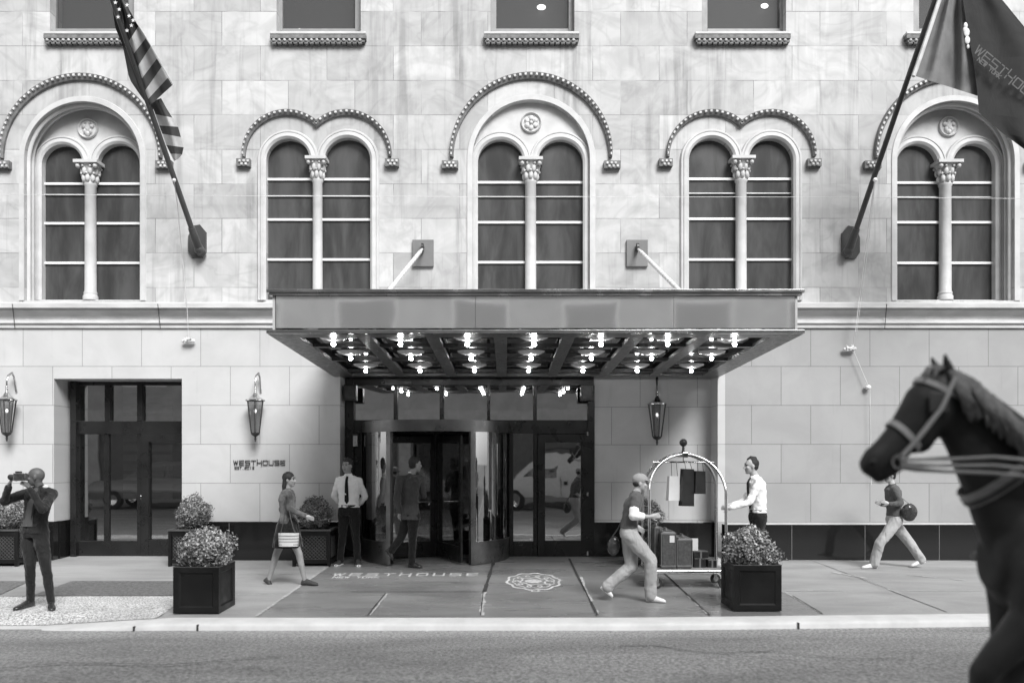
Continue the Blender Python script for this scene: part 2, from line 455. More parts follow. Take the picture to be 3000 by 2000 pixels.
# --- windows of the upper wall
BOT=880
Awin=[dict(k='A',front=242,c=267.5,yc=468,r=170,dep=.34,lights=((123,247),(284,412)),top=423,cap=478,col=(249,282),bars=((538,4),(570,1.5),(654,4),(770,4)),ro=(259,378)),
      dict(k='A',front=1556,c=1555,yc=465,r=172,dep=.12,lights=((1399,1537),(1572,1709)),top=415,cap=470,col=(1538,1571),bars=((534,4),(576,1.5),(651,4),(768,4)),ro=(1556,361)),
      dict(k='A',front=2799,c=2769,yc=468,r=172,dep=.34,lights=((2623,2751),(2787,2916)),top=421,cap=478,col=(2752,2786),bars=((535,4),(577,1.5),(651,4),(770,4)),ro=(2778,372))]
Bwin=[dict(k='B',c=930.5,lights=((780,915),(946,1087)),cap=466,col=(916,945),bars=((525,4),(574,1.8),(643,4),(760,4))),
      dict(k='B',c=2170.5,lights=((2016,2152),(2189,2324)),cap=466,col=(2155,2187),bars=((524,4),(566,1.8),(641,4),(760,4)))]
def twin(wd,D):
    "outline of a pair of arched lights sharing one column: local arches above the capital"
    (a0,a1),(b0,b1)=wd['lights']; m=(a1+b0)/2
    la=(a0,m-20); lb=(m+20,b1)
    ra=(la[1]-la[0])/2; rb=(lb[1]-lb[0])/2
    yc=wd['cap']+6; wd['arch']=((a0+ra,ra),(b1-rb,rb)); wd['ayc']=yc
    pts=[w(a0,BOT,D)]
    pts+=arc(a0+ra,yc,ra,180,0,18,D)
    pts+=[w(m-20,wd['cap'],D),w(m+20,wd['cap'],D)]
    pts+=arc(b1-rb,yc,rb,180,0,18,D)
    pts+=[w(b1,BOT,D)]
    return pts
sqw=[(127,407),(791,1071),(1418,1697),(2037,2317),(2657,2937)]
mb=MB(); holes=[]
for x0,x1 in sqw:
    holes.append([w(x0+19,92),w(x0+19,-260),w(x1-14,-260),w(x1-14,92)])
for a in Awin:
    holes.append([w(a['front']-a['r'],BOT)]+arc(a['front'],a['yc'],a['r'],180,0,36)+[w(a['front']+a['r'],BOT)])
for b in Bwin: holes.append(twin(b,YW))
wall_out=[w(-700,886),w(-700,-420),w(3700,-420),w(3700,886)]
mb.poly(wall_out,holes,YW,YW+.42)
# body behind: closes the wall's thickness
a=w(-700,-420); b=w(3700,886)
mb.box((a[0],YW+.9,b[1]),(b[0],YW+6,a[1]))
mb.build('upper_wall',M['upper'],hotel,fixn=False)
mb=MB(); mb.box((a[0],YW,a[1]+.002),(b[0],YW+6,a[1]+.5)); mb.build('parapet',M['trim'],hotel)
def column(wd,D,parent):
    x0,x1=wd['col']; D2=D+.03; cx=(x0+x1)/2; c=P(cx,0,D2); r=(x1-x0)/2*D2/F; zt=P(0,wd['cap']+62,D2).z; zb=P(0,BOT,D2).z; zc=P(0,wd['cap'],D2).z
    m=MB(); m.lathe([(0,zb),(r*1.28,zb),(r*1.28,zb+.07),(r*1.1,zb+.10),(r*1.18,zb+.13),(r,zb+.17),(r*.97,zt-.05),(r*1.12,zt-.03),(r*1.12,zt),(0,zt)],(c.x,D2,0),20)
    col=m.build('column',M['trim'],parent,smooth=.7)
    m=MB(); H=zc-zt
    m.lathe([(0,zt),(r,zt),(r*1.05,zt+H*.3),(r*1.25,zt+H*.6),(r*1.8,zt+H*.86),(0,zt+H*.86)],(c.x,D2,0),16)
    m.box((c.x-r*2.1,D2-r*2.1,zt+H*.86),(c.x+r*2.1,D2+r*2.1,zc))
    for tier,(zz,rr,nn) in enumerate(((.18,1.12,8),(.5,1.3,8))):
        for k in range(nn):
            an=2*PI*(k+.5*tier)/nn; px=c.x+math.cos(an)*r*rr; py=D2+math.sin(an)*r*rr
            m.sphere((px,py,zt+H*(zz+.05)),(r*.42,r*.42,H*.2),8,6)
            m.sphere((c.x+math.cos(an)*r*(rr+.42),D2+math.sin(an)*r*(rr+.42),zt+H*(zz+.24)),r*.24,6,5)
    for k in range(4):
        an=PI/4+k*PI/2; m.sphere((c.x+math.cos(an)*r*2.15,D2+math.sin(an)*r*2.15,zt+H*.74),r*.42,8,6)
    m.build('capital',M['trim'],parent,smooth=.9)
def light_path(wd,i,D,off=0):
    (cx,r)=wd['arch'][i]; yc=wd['ayc']; (x0,x1)=wd['lights'][i]
    p=[]
    full_left=(i==0)
    if i==0: p=[w(x0,BOT,D)]+arc(cx,yc,r,180,8,22,D)
    else: p=arc(cx,yc,r,172,0,22,D)+[w(x1,BOT,D)]
    return p
def dentils(path,y,n,size,parent,proj=.05):
    pass
def hood(wd,parent):
    "dentilled hood moulding standing proud of the wall"
    m=MB()
    class BD:
        def hexa(s,p): m.cur=1; m.hexa(p); m.cur=0
        def pb(s,*a): m.cur=1; m.pb(*a); m.cur=0
    if wd['k']=='A':
        cx=wd['front']; cx=cx+ (0 if wd['front']==1556 else -2)
        yc=wd['yc']-2
        paths=[arc(cx,yc,227,180,0,56,YW,ry=229)]; th=.098
    else:
        L=wd['c']-88; R=wd['c']+86
        a=math.degrees(math.acos(87/122.))
        paths=[arc(L,462,122,180,a,40),arc(R,462,122,180-a,0,40)]; th=.084
    bd=BD()
    for p in paths:
        # taper towards the feet
        full=wd['k']=='A'
        def sc(t,full=full,first=(p is paths[0])):
            u=t if full else (t*.62 if first else 1-(1-t)*.62)
            return .55+.45*math.sin(PI*u)**.6
        m.sweep(p,[(0,0),(0,-.05),(th*.45,-.075),(th*1.0,-.10),(th*1.12,-.04),(th*1.12,0)],scale=sc,y=YW)
        tot=0; seg=[0]
        for i in range(len(p)-1): tot+=math.hypot(p[i+1][0]-p[i][0],p[i+1][1]-p[i][1]); seg.append(tot)
        nb=int(tot/.092)
        for q in range(nb):
            d=(q+.5)*tot/nb; i=max(j for j in range(len(seg)) if seg[j]<=d); i=min(i,len(p)-2)
            f=(d-seg[i])/(seg[i+1]-seg[i]); x=p[i][0]+(p[i+1][0]-p[i][0])*f; z=p[i][1]+(p[i+1][1]-p[i][1])*f
            tx,tz=p[i+1][0]-p[i][0],p[i+1][1]-p[i][1]; Lh=math.hypot(tx,tz); nx,nz=-tz/Lh,tx/Lh
            k=sc(d/tot)*th; x+=nx*k*.66; z+=nz*k*.66
            ux,uz=tx/Lh*.020,tz/Lh*.020; vx,vz=nx*k*.20,nz*k*.20
            y0=YW-.108; y1=YW-.05
            bd.hexa([(x-ux-vx,y0,z-uz-vz),(x+ux-vx,y0,z+uz-vz),(x+ux-vx,y1,z+uz-vz),(x-ux-vx,y1,z-uz-vz),
                     (x-ux+vx,y0,z-uz+vz),(x+ux+vx,y0,z+uz+vz),(x+ux+vx,y1,z+uz+vz),(x-ux+vx,y1,z-uz+vz)])
    # foot brackets
    if wd['k']=='A':
        e0=wd['front']-226-(0 if wd['front']==1556 else 2); e1=wd['front']+226-(0 if wd['front']==1556 else 2); w2=(36,12); yy=470
    else: e0=wd['c']-88-122; e1=wd['c']+86+122; w2=(29,11); yy=464
    for e,s in ((e0,-1),(e1,1)):
        x0=e+s*w2[0]; x1=e-s*w2[1]
        if x0>x1: x0,x1=x1,x0
        m.pb(x0,yy,x1,yy+22,YW-.10,YW)
        m.pb(x0+6,yy+22,x1-4,yy+28,YW-.06,YW)
        for q in range(3):
            for t in range(2):
                xx=x0+7+q*12+t*6; 
                if xx<x1-4: bd.pb(xx,yy+3+t*9,xx+6,yy+9+t*9,YW-.125,YW-.09)
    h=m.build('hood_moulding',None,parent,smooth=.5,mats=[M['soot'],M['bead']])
def arched_window(wd):
    isA=wd['k']=='A'
    D=YW+wd.get('dep',0) if isA else YW
    if isA:
        hole=twin(wd,D); m=MB()
        r=wd['r']*1.03; cx=wd['front'] if wd['dep']<.2 else (wd['front']-CX)*YW/D+CX
        rr=r+6
        outer=[w(cx-rr,BOT,D)]+arc(cx,wd['yc'],rr,180,0,40,D)+[w(cx+rr,BOT,D)]
        m.poly(outer,[hole],D,D+.3)
        root=m.build('arched_window',M['trim'],hotel,fixn=False)
        # inner jamb orders along the big arch
        m=MB(); big=[w(wd['front']-wd['r'],BOT)]+arc(wd['front'],wd['yc'],wd['r'],180,0,40)+[w(wd['front']+wd['r'],BOT)]
        if wd['dep']>.2:
            for (ya,rad) in ((.10,.035),(.22,.03)):
                pr=[(-.02-rad*math.sin(PI*i/6)*1.2,ya+rad*2*(-math.cos(PI*i/6))*.9) for i in range(7)]
                pr=[(-.004,ya-rad)]+[(-rad*1.6*math.sin(PI*i/6),ya-rad*math.cos(PI*i/6)) for i in range(1,6)]+[(-.004,ya+rad)]
                m.sweep(big,pr,y=YW)
        th=.02
        m.sweep([ (x,z) for x,z in big],[(0.001,0),(0.001,-.02),(.09,-.02),(.10,0)],y=YW)
        m.build('arch_order',M['trim'],root,smooth=.6)
        # roundel
        m=MB(); c=P(wd['ro'][0],wd['ro'][1],D); R=.185
        m.lathe([(R,0),(R,.03),(R*.93,.05),(R*.84,.03),(R*.82,.0)],(c.x,D,c.z),28,axis='y')
        ro=m.build('roundel',M['trim'],root,smooth=.8)
        m=MB(); m.lathe([(0,.012),(R*.83,.012)],(c.x,D,c.z),24,axis='y')
        m.build('roundel_field',M['bead'],ro)
        m=MB()
        if wd['front']==1556:
            for k in range(6):
                an=PI/2+k*PI/3; m.sphere((c.x+math.cos(an)*R*.45,D-.02,c.z+math.sin(an)*R*.45),(.05,.03,.05),8,6)
            m.sphere((c.x,D-.03,c.z),.035,10,8)
        else:
            for (dx,dz,sx,sz) in ((0,.02,.06,.085),(-.07,.04,.045,.04),(.07,.04,.045,.04),(0,-.09,.05,.05),(-.05,-.05,.035,.05),(.05,-.05,.035,.05),(0,.1,.05,.03)):
                m.sphere((c.x+dx,D-.02,c.z+dz),(sx,.035,sz),10,8)
        m.build('carved_relief',M['bead'],ro,smooth=3)
    else:
        m=MB(); root=None
        twin(wd,D)
    m=MB()
    prof=[(0,.0),(-.008,-.02),(.03,-.05),(.075,-.05),(.10,-.035),(.105,-.05),(.13,-.05),(.145,-.02),(.15,0)] if isA else [(0,.0),(-.008,-.03),(.03,-.065),(.08,-.06),(.10,-.04),(.106,-.055),(.13,-.055),(.145,-.03),(.15,0)]
    for i in (0,1): m.sweep(light_path(wd,i,D),prof,y=D)
    # inner roll
    pr=[(.0,.24),(.0,.0),(.006,0),(.006,.24)]
    if isA: m.build('archivolt',M['trim'],root,smooth=.6)
    else: root=m.build('arched_window',M['trim'],hotel,smooth=.6)
    # glass behind
    Dg=D+.12
    m=MB()
    for i,(x0,x1) in enumerate(wd['lights']):
        q=MB(); px0,px1=(x0-40,x1+24) if i==0 else (x0-24,x1+40)
        a=P(px0,wd['ayc']-90,Dg);b=P(px1,BOT+8,Dg)
        q.add([(a.x,Dg,b.z),(b.x,Dg,b.z),(b.x,Dg,a.z),(a.x,Dg,a.z)],[(0,1,2,3)])
        g=q.build('pane',M['blind'],root,fixn=False)
        for (yb,hh) in wd['bars']:
            hh*=.8; t=MB(); t.pb(px0,yb-hh,px1,yb+hh,Dg-.035,Dg-.003); t.build('glazing_bar',M['whitem'] if hh>1.7 else M['rope'],root)
    column(wd,D,root)
    # sill
    x0,x1=wd['lights'][0][0],wd['lights'][1][1]
    m=MB(); m.pb(x0-10,BOT-2,x1+10,BOT+6,D-.02,D+.3); m.build('sill',M['trimL'],root,bevel=.008)
    hood(wd,root)
    return root
for q in Awin+Bwin: arched_window(q)
# square sash windows
for i,(x0,x1) in enumerate(sqw):
    m=MB(); D=YW+.18
    X0,X1=x0+19,x1-14
    l,r=X0+20,X1-12
    m.pb(X0-4,-262,X0+17,92,D,D+.12); m.pb(X1-17,-262,X1+4,92,D,D+.12)
    m.pb(X0+17,84,X1-17,93,D+.01,D+.12)
    m.pb(X0+17,-262,X1-17,-240,D+.01,D+.12)
    win=m.build('sash_window',M['frame'],hotel,bevel=.006)
    m=MB(); a=P(X0+15,-245,D+.06); b=P(X1-15,90,D+.06)
    m.add([(a.x,D+.06,b.z),(b.x,D+.06,b.z),(b.x,D+.06,a.z),(a.x,D+.06,a.z)],[(0,1,2,3)]); m.build('pane',M['glassU'],win,fixn=False)
    m=MB(); a=P(X0-30,-300,D+.55); b=P(X1+30,110,D+.55); m.box((a.x,D+.55,b.z),(b.x,D+.56,a.z)); m.build('room_wall',M['lobby'],win)
    lmp={1:(878,88,8,8),2:(1586,22,26,16),3:(2240,18,22,14),4:(2676,68,8,12)}.get(i)
    if lmp:
        m=MB(); c=P(lmp[0],lmp[1],D+.4); sx=lmp[2]*.5/160; sz=lmp[3]*.5/160; m.sphere(c,(sx,.03,sz),14,10); m.build('room_lamp',M['room'],win,smooth=3)
    m=MB(); m.pb(x0,92,x1,99,YW-.13,YW+.2); s=m.build('sill',M['trim'],win,bevel=.006)
    m=MB(); m.pb(x0,99,x1,112,YW-.12,YW); m.pb(x0+3,112,x1-3,123,YW-.095,YW)
    for k in range(17):
        xx=x0+6+k*(x1-x0-12)/17; m.pb(xx,123,xx+11,128,YW-.09,YW)
    m.cur=1
    for k in range(17):
        xx=x0+6+k*(x1-x0-12)/17; c=P(xx+5,117,YW-.10); m.sphere(c,(.028,.022,.024),8,6)
    m.build('sill_corbel',None,win,mats=[M['soot'],M['bead']])
# lit ceiling lamps glimpsed inside two of the sash windows
# string course
def zp(py,D=YW): return ZC+(HY-py)*D/F
m=MB(); xL=(-700-CX)*YW/F; xR=(3700-CX)*YW/F
prof=[(0,885),(-.20,885.5),(-.22,888),(-.22,901),(-.19,903.5),(-.17,904),(-.165,909),(-.13,914),(-.08,920),(-.045,927),(-.035,934),(-.05,939),(-.075,942),(-.08,946),(-.06,947.5),(-.055,949.5),(-.04,950.5),(-.04,960),(0,961.5)]
X0c,X1c=(788-CX)*YW/F,(2345-CX)*YW/F
vs=[];
for x in (xL,xR):
    for yy,pz in prof: vs.append((x,YW+yy,zp(pz,YW+yy)))
k=len(prof); fs=[(i,i+1,k+i+1,k+i) for i in range(k-1)]
m.add(vs,fs); m.build('string_course',M['trimL'],hotel,fixn=False,smooth=.5)
# fine joints in the string course
m=MB()
for px in (36,462,2598): 
    for j in range(6):
        a=P(px+(j*1.3 if px<1500 else -j*1.0),890+j*12,YW-.225+ (0,.0,.08,.13,.10,.12)[j]); b=P(px+((j+1)*1.3 if px<1500 else -(j+1)*1.0),890+(j+1)*12,YW-.225+(0,.08,.13,.10,.12,.16)[j])
        m.tube([a,b],.006,5)
m.build('open_joint',M['crack'],hotel)
# ground floor walls
Rb=YW+.5; XRc=3.87
zt=zp(959)
def wz(px): return (px-CX)*YW/F
XD0,XD1=wz(158),wz(533); zD=zp(1109)
XE0=wz(996); XE1=wz(2123); zE=zp(1100)
zb0=zp(1527); 
m=MB()
m.poly([(xL,zb0),(xL,zt),(XE0,zt),(XE0,zb0),(XD1,zb0),(XD1,zD),(XD0,zD),(XD0,zb0)],(),YW)
# reveals
Dd=YW+.62
m.add([(XD0,YW,zb0),(XD0,Dd,zb0),(XD0,Dd,zD),(XD0,YW,zD)],[(0,1,2,3)])
m.add([(XD1,YW,zb0),(XD1,Dd,zb0),(XD1,Dd,zD),(XD1,YW,zD)],[(0,3,2,1)])
m.add([(XD0,YW,zD),(XD0,Dd,zD),(XD1,Dd,zD),(XD1,YW,zD)],[(0,1,2,3)])
m.add([(XE0,YW,zb0),(XE0,Rb+.3,zb0),(XE0,Rb+.3,zt),(XE0,YW,zt)],[(0,3,2,1)])
# above the portal
m.add([(XE0,YW+.004,zE+.12),(XE1,YW+.004,zE+.12),(XE1,YW+.004,zt),(XE0,YW+.004,zt)],[(0,1,2,3)])
m.build('limestone_wall',M['ashL'],hotel,fixn=False)
m=MB()
m.poly([(XE1,zb0-.01),(XE1,zt),(xR,zt),(xR,zb0-.01)],(),YW)
m.build('grey_limestone_wall',M['ashR'],hotel,fixn=False)
m=MB()
m.box((wz(2102),YW-.02,zb0-.01),(XE1+.002,Rb+.05,zp(1087)))
m.build('portal_pier',M['ashL'],hotel)
XP=P(1740,0,Rb).x
m=MB(); m.box((XP,Rb,zp(1529,Rb)),(XE1-.003,Rb+.3,zp(1096,Rb)))
m.build('recessed_stone_panel',M['ashL'],hotel)
m=MB(); m.box((XE0-.0,Rb+.6,-.3),(XE1,Rb+.7,4.6)); m.box((XE0,YW+.3,zp(1096,Rb)),(XE1,Rb+.6,zp(1096,Rb)+.1)); m.build('portal_head',M['black'],hotel)
# granite base
m=MB()
def gbase(xa,xb,D,top,name='granite_base'):
    q=MB(); q.box((xa,D-.03,-.4),(xb,D+.2,zp(top,D-.03)))
    return q.build(name,M['granite'],hotel,bevel=.004)
gbase(xL,XD0+.002,YW,1527); gbase(XD1-.002,XE0+.002,YW,1527.5); gbase(XE1-.002,xR,YW,1536); gbase(XP,XE1-.004,Rb,1529.5)
m=MB(); m.box((XD0-.03,YW+.17,-.4),(XD0+.02,Dd,zb0)); m.box((XE0-.03,YW+.17,-.4),(XE0+.02,Rb+.2,zb0)); m.build('granite_base',M['granite'],hotel)
for px in (673,2318,2532,2749,2963,3140): 
    x=wz(px); m=MB(); m.box((x-.004,YW-.034,-.3),(x+.004,YW-.028,zp(1531))); m.build('base_joint',M['joint'],hotel)
m=MB(); m.box((XE1,YW-.05,zp(1535.5)),(xR,YW+.02,zp(1530.5)))
m.build('base_moulding',M['trim'],hotel)
# ---------------- left doorway
D=Dd-.06
m=MB(); bx=lambda x0,y0,x1,y1,d0=0,d1=.12: m.pb(x0,y0,x1,y1,D+d0,D+d1)
m.pb(205,1116,222,1632,D-.12,D+.12)
bx(222,1116,570,1128); bx(306,1128,322,1233,-.03); bx(401,1128,417,1233,-.03)
bx(222,1233,570,1271,-.02); bx(304,1271,318,1584); bx(401,1271,412,1628,-.01)
bx(222,1584,401,1630,-.01)
bx(412,1271,435,1628,-.03); bx(435,1271,570,1295,-.03); bx(435,1580,570,1628,-.03); bx(533,1295,570,1580,-.03)
fr=m.build('doorway_frame',M['blackg'],hotel,bevel=.006)
for (x0,y0,x1,y1) in ((222,1127,307,1234),(321,1127,402,1234),(416,1127,570,1234),(222,1270,305,1585),(317,1270,402,1585),(434,1294,534,1581)):
    q=MB(); a=P(x0,y0,D+.05); b=P(x1,y1,D+.05); q.add([(a.x,D+.05,b.z),(b.x,D+.05,b.z),(b.x,D+.05,a.z),(a.x,D+.05,a.z)],[(0,1,2,3)])
    q.build('pane',M['glassD'],fr,fixn=False)
q=MB(); c=P(413,1452,D-.05); q.sphere(c,.018,10,8); q.sphere(c-Vector((0,0,.05)),.012,8,6); q.build('door_lock',M['silver'],fr,smooth=3)
# ---------------- shallow lobby behind the glass
q=MB(); q.box((XD0-.5,Dd+2.2,-.1),(XD1+.8,Dd+2.3,3.6)); q.box((XE0,Rb+3.4,-.1),(XP+.3,Rb+3.5,3.6))
q.box((XD0-.5,Dd+.1,-.1),(XD0-.4,Dd+2.2,3.6)); q.box((XD1+.7,Dd+.1,-.1),(XD1+.8,Dd+2.2,3.6)); q.box((XE0-.06,Rb+.75,-.1),(XE0+.04,Rb+3.4,3.6)); q.box((XP+.2,Rb+.75,-.1),(XP+.3,Rb+3.4,3.6))
q.box((xL,Dd+.1,3.6),(xR,Rb+3.5,3.7)); q.build('lobby_wall',M['lobby'],hotel)
# slatted screen in the shop
q=MB()
for k in range(14): q.box((wz(240),Dd+1.0,1.0+k*.19),(wz(400),Dd+1.02,1.12+k*.19))
q.build('slat_screen',M['frame'],hotel)
# ---------------- entrance screen
D=Rb
m=MB()
m.pb(1012,1100,1036,1640,D-.06,D+.2)
m.pb(1036,1100,1740,1128,D-.04,D+.2)
m.pb(1722,1128,1742,1640,D-.03,D+.2)
for a,b in ((1153,1164),(1288,1300),(1427,1436),(1562,1573)): m.pb(a,1128,b,1230,D-.02,D+.1)
m.pb(1036,1230,1722,1270,D-.01,D+.1)
m.pb(1036,1270,1062,1640,D,D+.1)
m.pb(1490,1270,1504,1640,D-.03,D+.1); m.pb(1562,1270,1574,1640,D-.01,D+.1); m.pb(1504,1585,1562,1640,D,D+.1)
fr=m.build('entrance_frame',M['blackg'],hotel,bevel=.006)
for (x0,y0,x1,y1) in ((1035,1127,1154,1231),(1163,1127,1289,1231),(1299,1127,1428,1231),(1435,1127,1563,1231),(1572,1127,1723,1231)):
    q=MB(); a=P(x0,y0,D+.05); b=P(x1,y1,D+.05); q.add([(a.x,D+.05,b.z),(b.x,D+.05,b.z),(b.x,D+.05,a.z),(a.x,D+.05,a.z)],[(0,1,2,3)])
    q.build('transom_pane',M['glassT'],fr,fixn=False)
q=MB(); a=P(1503,1269,D+.05); b=P(1563,1586,D+.05); q.add([(a.x,D+.05,b.z),(b.x,D+.05,b.z),(b.x,D+.05,a.z),(a.x,D+.05,a.z)],[(0,1,2,3)]); q.build('side_pane',M['glassT'],fr,fixn=False)
m=MB(); m.pb(1575,1271,1597,1630,D-.03,D+.04); m.pb(1702,1271,1724,1630,D-.03,D+.04); m.pb(1597,1271,1702,1296,D-.03,D+.04); m.pb(1597,1583,1702,1630,D-.03,D+.04)
dr=m.build('swing_door',M['blackg'],hotel,bevel=.005)
q=MB(); a=P(1596,1295,D); b=P(1703,1584,D); q.add([(a.x,D,b.z),(b.x,D,b.z),(b.x,D,a.z),(a.x,D,a.z)],[(0,1,2,3)]); q.build('door_pane',M['glassT'],dr,fixn=False)
q=MB(); a=P(1592,1440,D-.09); b=P(1592,1478,D-.09); q.tube([P(1580,1441,D-.02),P(1581,1441,D-.09),P(1581,1478,D-.09),P(1580,1478,D-.02)],.012,8); q.build('door_handle',M['dkmetal'],dr,smooth=1)
q=MB()
for yy in (1270,1447,1620): q.pb(1719,yy-6,1724,yy+6,D-.05,D-.02)
q.build('hinge',M['silver'],dr)
# ---------------- revolving door
C=(-1.265,15.5); R=1.35
z1=2.458; z0=2.262
root=empty('revolving_door',(C[0],C[1],0),'round dark metal revolving door drum with curved glass under the canopy','revolving door')
def ring(ra,rb,za,zb_,a0,a1,n,mb):
    mb_=mb; mb_.lathe([(ra,za),(rb,za),(rb,zb_),(ra,zb_),(ra,za)],(C[0],C[1],0),n,a1-a0,a0)
def ang(t): return -PI/2+math.radians(t)   # t degrees from front, + to the right
m=MB(); m.lathe([(1.28,z0),(R,z0),(R,z1),(0,z1),(0,z1-.03),(1.28,z1-.03),(1.28,z0)],(C[0],C[1],0),64); m.build('drum_header',M['drum'],root,smooth=.5)
m=MB(); m.lathe([(0,z0+.02),(1.27,z0+.02)],(C[0],C[1],0),48); m.build('drum_ceiling',M['black'],root)
for s in (-1,1):
    a0,a1=sorted((ang(s*34),ang(s*88)))
    m=MB(); ring(1.29,1.345,.0,.38,a0,a1,14,m); m.build('kick_panel',M['drum'],root,smooth=.5)
    m=MB(); m.lathe([(1.32,.38),(1.32,z0)],(C[0],C[1],0),18,a1-a0,a0); m.build('curved_pane',M['glassC'],root,smooth=3,fixn=False)
    a0,a1=sorted((ang(s*30.5),ang(s*34.5)))
    m=MB(); ring(1.27,1.35,0,z0,a0,a1,3,m); m.build('drum_post',M['drum'],root)
    a0,a1=sorted((ang(s*86),ang(s*92)))
    m=MB(); ring(1.27,1.35,0,z0,a0,a1,3,m); m.build('drum_post',M['drum'],root)
    a0,a1=sorted((ang(s*92),ang(s*150)))
    m=MB(); m.lathe([(1.31,0),(1.31,z0)],(C[0],C[1],0),14,a1-a0,a0); m.build('rear_pane',M['glassC'],root,smooth=3,fixn=False)
for t in (25,115,205,295):
    d=Vector((math.cos(ang(t)),math.sin(ang(t)),0)); nrm=Vector((-d.y,d.x,0)); o=Vector((C[0],C[1],0))
    def slab(r0,r1,za,zb_,th,mb):
        pts=[]
        for z in (za,zb_):
            for r_,s_ in ((r0,-1),(r1,-1),(r1,1),(r0,1)): pts.append(o+d*r_+nrm*s_*th+Vector((0,0,z)))
        mb.hexa(pts)
    m=MB(); slab(.03,.12,.03,2.2,.02,m); slab(1.15,1.25,.03,2.2,.02,m); slab(.12,1.15,.03,.30,.02,m); slab(.12,1.15,2.08,2.2,.02,m)
    lf=m.build('door_leaf',M['blackg'],root,bevel=.004)
    m=MB(); m.add([o+d*.11+Vector((0,0,.29)),o+d*1.16+Vector((0,0,.29)),o+d*1.16+Vector((0,0,2.09)),o+d*.11+Vector((0,0,2.09))],[(0,1,2,3)]); m.build('leaf_pane',M['glassC'],lf,fixn=False)
    m=MB(); a=o+d*.12+Vector((0,0,1.02))+nrm*.05; b=o+d*1.15+Vector((0,0,1.02))+nrm*.05; m.tube([a-nrm*.05,a,b,b-nrm*.05],.013,8); m.build('push_bar',M['silver'],lf,smooth=1)
m=MB(); m.lathe([(0,.02),(.05,.02),(.05,z0)],(C[0],C[1],0),12); m.build('hub',M['blackg'],root,smooth=.6)
# ---------------- small things on the entrance wall
def speaker(px0,px1,lab):
    m=MB(); m.pb(px0,1126,px1,1173,Rb-.42,Rb-.22)
    o=m.build('wall_speaker',M['black'],None,bevel=.012); tag(o,lab,'speaker',group='wall speakers beside the entrance')
    q=MB(); a=P(px0+5,1131,Rb-.42); b=P(px1-5,1168,Rb-.42); q.box((a.x,Rb-.424,b.z),(b.x,Rb-.421,a.z)); q.build('grille',M['dkmetal'],o)
    q=MB(); q.pb((px0+px1)/2-4,1145,(px0+px1)/2+4,1153,Rb-.22,Rb+.01); q.build('bracket',M['black'],o)
speaker(1006,1043,'small black box speaker at the left end of the entrance transom')
speaker(1702,1737,'small black box speaker at the right end of the entrance transom')
sc_=empty('door_sconce',P(1040,1290,Rb-.05),'small frosted sconce on the dark frame left of the revolving door','sconce')
q=MB(); q.pb(1034,1274,1047,1307,Rb-.12,Rb-.03); q.build('frosted_shade',M['lbulb'] if False else M['bowl'],sc_,bevel=.006)
q=MB(); q.pb(1032,1270,1049,1275,Rb-.13,Rb-.01); q.build('cap',M['dkmetal'],sc_)
# ---------------- letters on the wall
def text(name,s,mat,parent,fit,mtx,extr=.008,bold=.0):
    cu=bpy.data.curves.new('t','FONT'); cu.body=s; cu.extrude=0; cu.offset=bold; cu.resolution_u=3
    o=bpy.data.objects.new('t',cu); COL.objects.link(o)
    dg=bpy.context.evaluated_depsgraph_get(); me=bpy.data.meshes.new_from_object(o.evaluated_get(dg))
    bpy.data.objects.remove(o)
    bm=bmesh.new(); bm.from_mesh(me)
    xs=[v.co.x for v in bm.verts]; ys=[v.co.y for v in bm.verts]; x0,x1,y0,y1=min(xs),max(xs),min(ys),max(ys)
    for v in bm.verts: v.co.x=(v.co.x-x0)/(x1-x0)*fit[0]; v.co.y=(v.co.y-y0)/(y1-y0)*fit[1]; v.co.z=0
    if extr:
        r=bmesh.ops.extrude_face_region(bm,geom=bm.faces[:]); 
        for e in r['geom']:
            if isinstance(e,bmesh.types.BMVert): e.co.z+=extr
    bmesh.ops.recalc_face_normals(bm,faces=bm.faces)
    bm.transform(mtx); bm.to_mesh(me); bm.free()
    me.materials.clear(); me.materials.append(mat); me.name=name
    return link(name,me,parent)
def frame(o,x,y):
    x=Vector(x).normalized(); y=Vector(y).normalized(); z=x.cross(y); m=Matrix((x,y,z)).transposed().to_4x4(); m.translation=Vector(o); return m
# wide block capitals drawn stroke by stroke
GL={'W':[[(0,1),(.25,0),(.5,.9),(.75,0),(1,1)]],'E':[[(1,1),(0,1),(0,0),(1,0)],[(0,.5),(.95,.5)]],'S':[[(1,1),(0,1),(0,.5),(1,.5),(1,0),(0,0)]],'T':[[(0,1),(1,1)],[(.5,1),(.5,0)]],
'H':[[(0,1.25),(0,-.0)],[(0,.5),(1,.5)],[(1,1),(1,-.25)]],'O':[[(.08,1),(.92,1),(1,.9),(1,.1),(.92,0),(.08,0),(0,.1),(0,.9),(.08,1)]],'U':[[(0,1),(0,.1),(.1,0),(.9,0),(1,.1),(1,1)]],
'N':[[(0,0),(0,1),(1,0),(1,1)]],'Y':[[(0,1),(.5,.5),(1,1)],[(.5,.5),(.5,0)]],'R':[[(0,0),(0,1),(1,1),(1,.5),(0,.5)],[(.5,.5),(1,0)]],'K':[[(0,1),(0,0)],[(1,1),(0,.5),(1,0)]],
'2':[[(0,1),(1,1),(1,.5),(0,.5),(0,0),(1,0)]],'0':[[(0,1),(1,1),(1,0),(0,0),(0,1)]],'1':[[(.3,1),(.55,1),(.55,0)]],'3':[[(0,1),(1,1),(1,0),(0,0)],[(.2,.5),(1,.5)]],'.':[[(.4,0),(.6,0)]],' ':[]}
